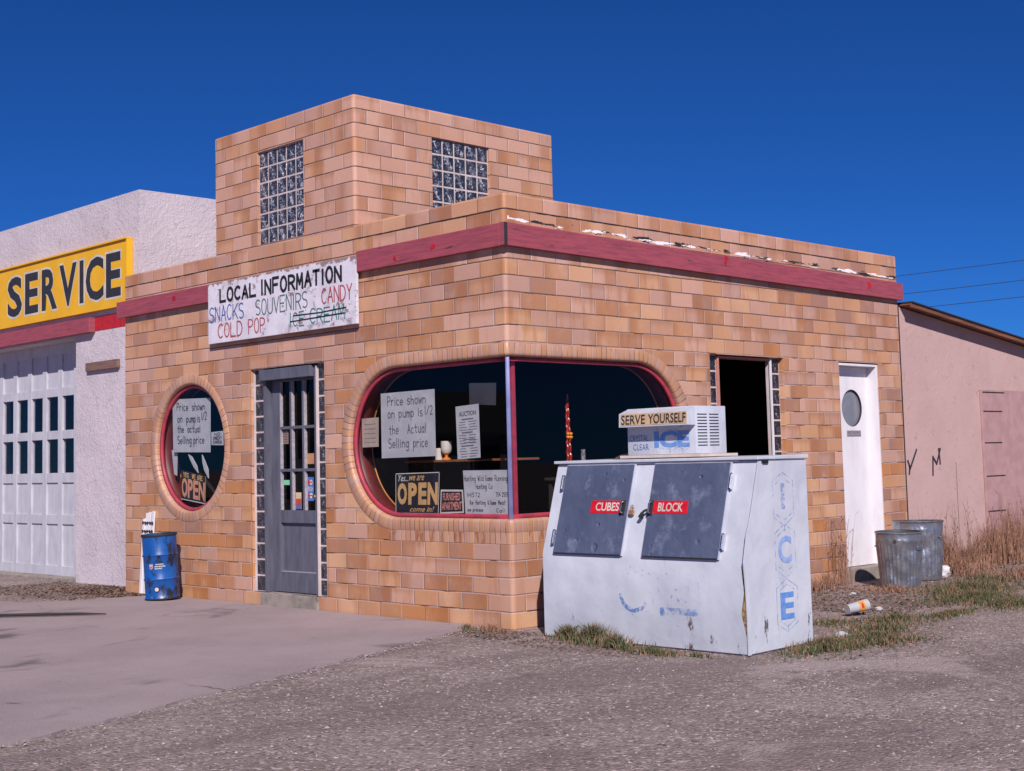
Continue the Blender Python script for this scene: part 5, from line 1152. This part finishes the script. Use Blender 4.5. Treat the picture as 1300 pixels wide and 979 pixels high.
# strip in front of the ice machine, patches right of it, at the far right and by the corner
GP = ((.78, -.02-.16, .20, .09, 900, .10), (1.08, -.24, .25, .10, 1200, .13), (1.38, -.34, .22, .10, 800, .10), (1.75, -.40, .30, .09, 700, .05), (2.1, -.35, .22, .06, 300, .035),
                             (2.58, .45, .20, .42, 3800, .07), (2.62, 1.0, .30, .40, 3400, .06), (2.35, 1.55, .30, .42, 1800, .05), (2.12, 2.15, .30, .5, 1900, .05), (2.28, 2.75, .14, .45, 1500, .04), (1.85, 1.7, .4, .4, 700, .04),
                             (1.9, 3.9, .45, .62, 5200, .07), (1.5, 4.6, .42, .7, 3600, .08), (2.35, 3.6, .28, .45, 2200, .06), (1.2, 5.4, .35, .7, 1600, .09), (2.6, 4.6, .7, .8, 3800, .07), (2.25, 3.2, .06, .12, 100, .03), (-.30, -.22, .12, .08, 260, .05))
for cx, cy, rx, ry, n, h in GP:
    blades(bm, cx, cy, rx, ry, int(n*.8), h, .0045, .8)
tag(obj('grass', bm, M['grass'], None), 'patches of low dark green grass around the ice machine and on the gravel', 'grass', kind='stuff')
bm = NB()
for cx, cy, rx, ry, n, h in GP: blades(bm, cx, cy, rx*1.1, ry*1.1, int(n*.30), h*1.1, .003, .9)
for cx, cy, rx, ry, n, h, ln in ((.18, 4.2, .14, .35, 260, .18, .6), (.16, 4.55, .09, .12, 50, .34, .35), (.25, 3.9, .2, .4, 260, .12, .8), (.30, 6.9, .28, .8, 1500, .26, .7), (.22, 7.6, .22, .9, 1100, .42, .35), (.16, 8.3, .20, 1.1, 1000, .60, .3), (.35, 9.5, .4, 1.4, 1500, .5, .4),
                                 (.55, 6.2, .35, .35, 900, .20, .9), (.25, 6.45, .22, .45, 700, .45, .35), (.20, 6.5, .16, .3, 300, .34, .4), (1.2, 6.3, .5, .9, 1200, .10, .9), (1.0, -.22, .34, .08, 260, .09, .9), (-.1, -.14, .30, .08, 260, .06, .9), (.9, 4.2, .5, .35, 500, .07, 1)):
    blades(bm, cx, cy, rx, ry, n, h, .0035, ln)
# tall stalks with seed heads
for _ in range(136):
    y = rnd.uniform(5.9, 9.6) if _ < 118 else rnd.uniform(4.4, 4.75); x = rnd.uniform(.04, .55) if _ < 118 else rnd.uniform(.05, .22)
    hh = rnd.uniform(.35, .85) if _ < 118 else rnd.uniform(.35, .72); t = rnd.uniform(0, 2*PI); l_ = rnd.uniform(0, .12)
    pts = [Vector((x+l_*s*s*math.cos(t), y+l_*s*s*math.sin(t), hh*s)) for s in (0, .35, .7, 1)]; tube(bm, pts, [.003, .0027, .002, .001], 3, False)
    for k in range(rnd.randint(3, 8)):
        s = rnd.uniform(.35, 1); p = Vector((x+l_*s*s*math.cos(t), y+l_*s*s*math.sin(t), hh*s)); a = rnd.uniform(0, 2*PI); e = Vector((math.cos(a), math.sin(a), rnd.uniform(.6, 1.6)))*rnd.uniform(.02, .06); n_ = Vector((-math.sin(a), math.cos(a), 0))*.004
        v = [bm.verts.new(q_) for q_ in (p, p+e*.5+n_, p+e, p+e*.5-n_)]; bm.faces.new(v)
tag(obj('dry_weeds', bm, M['dry'], None), 'dry tan weeds and tall stalks along the foot of the walls', 'weeds', kind='stuff')
bm = NB()
def leaf(bm, x, y, s, z=0):
    a = rnd.uniform(0, 2*PI); u_ = Vector((math.cos(a), math.sin(a), rnd.uniform(-.3, .5)))*s; v_ = Vector((-math.sin(a), math.cos(a), rnd.uniform(-.3, .5)))*s*.5; p = Vector((x, y, z+s*.5))
    bm.faces.new([bm.verts.new(q_) for q_ in (p-u_, p-v_, p+u_, p+v_)])
for x0, x1, y0, y1, n, s in ((-8.2, -5.75, -1.3, .33, 3600, .018), (-7.2, -5.5, -.4, .33, 2200, .022), (-5.9, -5.2, -.3, -.02, 700, .016), (.05, 1.9, 2.4, 4.3, 3400, .017), (.3, 1.5, 4.2, 6.5, 1800, .018), (-.45, .4, -.5, -.05, 700, .014), (.5, 1.9, -.65, -.15, 700, .013), (0.05, 1.6, 6, 9, 2600, .02), (2.35, 3.0, 0, 1.5, 500, .014)):
    for _ in range(n):
        x = rnd.uniform(x0, x1); y = rnd.uniform(y0, y1)
        if x < -5.5 and y < -.05 and y < -.25-(x+5.6)*-.42*1.0-.0 and rnd.random() < .9 and x > -7 and y < -.9: continue
        leaf(bm, x, y, s*rnd.uniform(.5, 1.3))
tag(obj('leaf_litter', bm, M['drydark'], None), 'dead leaves and dry plant litter at the foot of the walls', 'leaf litter', kind='stuff')
# gravel stones
bm = NB(); R0 = random.Random(5)
oct_ = [Vector(v) for v in ((1, 0, 0), (0, 1, 0), (-1, 0, 0), (0, -1, 0), (0, 0, 1), (0, 0, -1))]; tri = [(0, 1, 4), (1, 2, 4), (2, 3, 4), (3, 0, 4), (1, 0, 5), (2, 1, 5), (3, 2, 5), (0, 3, 5)]
cnt = 0
while cnt < 7500:
    x, y = R0.uniform(-.5, 5.6), R0.uniform(-5, 5.5)
    if inpoly(x, y, edge) or (x < .05 and y > 0): continue
    if math.hypot(x-8, y+7.8) < 3: continue
    s = R0.uniform(.003, .009)*(1.7 if R0.random() < .08 else 1)*(2.2 if R0.random() < .012 else 1); a = R0.uniform(0, PI); ca_, sa_ = math.cos(a), math.sin(a)
    sx, sy, sz = s*R0.uniform(.8, 1.5), s*R0.uniform(.6, 1.1), s*R0.uniform(.4, .8)
    v = [bm.verts.new((x+p.x*sx*ca_-p.y*sy*sa_, y+p.x*sx*sa_+p.y*sy*ca_, p.z*sz+sz*.3)) for p in oct_]
    for t in tri: bm.faces.new([v[i] for i in t])
    cnt += 1
for _ in range(420):
    k = R0.choice([0, 1, 2, 3, 4, 5, 6, 7]); a0_, b0_ = edge[k], edge[k+1]; t_ = R0.random(); x = a0_[0]+(b0_[0]-a0_[0])*t_+R0.gauss(.02, .05); y = a0_[1]+(b0_[1]-a0_[1])*t_+R0.gauss(0, .04); s = R0.uniform(.003, .010)
    if y > -.03: continue
    v = [bm.verts.new((x+p.x*s*R0.uniform(.7, 1.4), y+p.y*s*R0.uniform(.7, 1.4), .008+p.z*s*.6)) for p in oct_]
    for t in tri: bm.faces.new([v[i] for i in t])
tag(obj('gravel', bm, leafmat('stone', (.36, .28, .28), (.22, .165, .165), (.50, .42, .43)), None), 'loose pale pebbles scattered over the gravel yard', 'gravel', kind='stuff')

# ================================================================== overhead wires
M['wire'] = mat('wire', (.04, .06, .12), .6)
for z, lab in ((8.065, 'topmost of the three thin overhead wires behind the annex'), (7.35, 'middle one of the three thin overhead wires behind the annex'), (6.757, 'lowest of the three thin overhead wires behind the annex')):
    bm = NB(); tube(bm, [(-48+i*3.2, 40, z+.0012*((-48+i*3.2)+17.5)**2*.5) for i in range(20)], .013, 5)
    tag(obj('overhead_wire', bm, M['wire'], None, (-17.5, 40, z)), lab, 'wire', 'overhead wires')

# ================================================================== house across the street (mirrored in the corner window)
HC = Vector((-41, -33, 0)); hz_ = math.atan2(33, 41)+PI/2-.25
ho = thing('house', 'grey gabled house across the street, mirrored faintly in the corner window', 'house', HC)
MH = Matrix.Translation(HC) @ Matrix.Rotation(hz_, 4, 'Z')
M['housewall'] = mat('pale_grey_siding', (.42, .42, .46), .8, (.36, .36, .40), sc=2); M['houseroof'] = mat('dark_shingle', (.09, .085, .09), .9)
bm = NB(); box(bm, -5.5, 5.5, -3.5, 3.5, -.1, 2.7, M=MH); vs = [bm.verts.new(MH @ Vector(p)) for p in ((-5.5, -3.5, 2.7), (-5.5, 3.5, 2.7), (-5.5, 0, 4.4), (5.5, -3.5, 2.7), (5.5, 3.5, 2.7), (5.5, 0, 4.4))]
bm.faces.new((vs[0], vs[1], vs[2])); bm.faces.new((vs[3], vs[5], vs[4])); obj('wall', bm, M['housewall'], ho)
bm = NB()
for sg_ in (-1, 1):
    b0 = [Vector((x, sg_*y, z)) for x, y, z in ((-5.9, 4.0, 2.48), (5.9, 4.0, 2.48), (5.9, 0, 4.50), (-5.9, 0, 4.50))]; q0 = [bm.verts.new(MH @ p) for p in b0]; q1_ = [bm.verts.new(MH @ (p+Vector((0, 0, .14)))) for p in b0]
    bm.faces.new(q0); bm.faces.new(q1_[::-1])
    for k in range(4): bm.faces.new((q0[k], q0[(k+1) % 4], q1_[(k+1) % 4], q1_[k]))
bmesh.ops.recalc_face_normals(bm, faces=bm.faces); obj('roof', bm, M['houseroof'], ho)
for sg_ in (-1, 1):
    for x in (-3.6, 2.6):
        bm = NB(); box(bm, x-.08, x+1.28, sg_*3.5-.04, sg_*3.5+.04, .82, 2.18, M=MH); wf_ = obj('window', bm, M['cream'], ho)
        bm = NB(); box(bm, x, x+1.2, sg_*3.5-.05, sg_*3.5+.05, .9, 2.1, M=MH); obj('pane', bm, M['signblack'], wf_)
    bm = NB(); box(bm, -.5, .5, sg_*3.5-.04, sg_*3.5+.04, 0, 2.1, M=MH); obj('door', bm, M['oldwood'], ho)
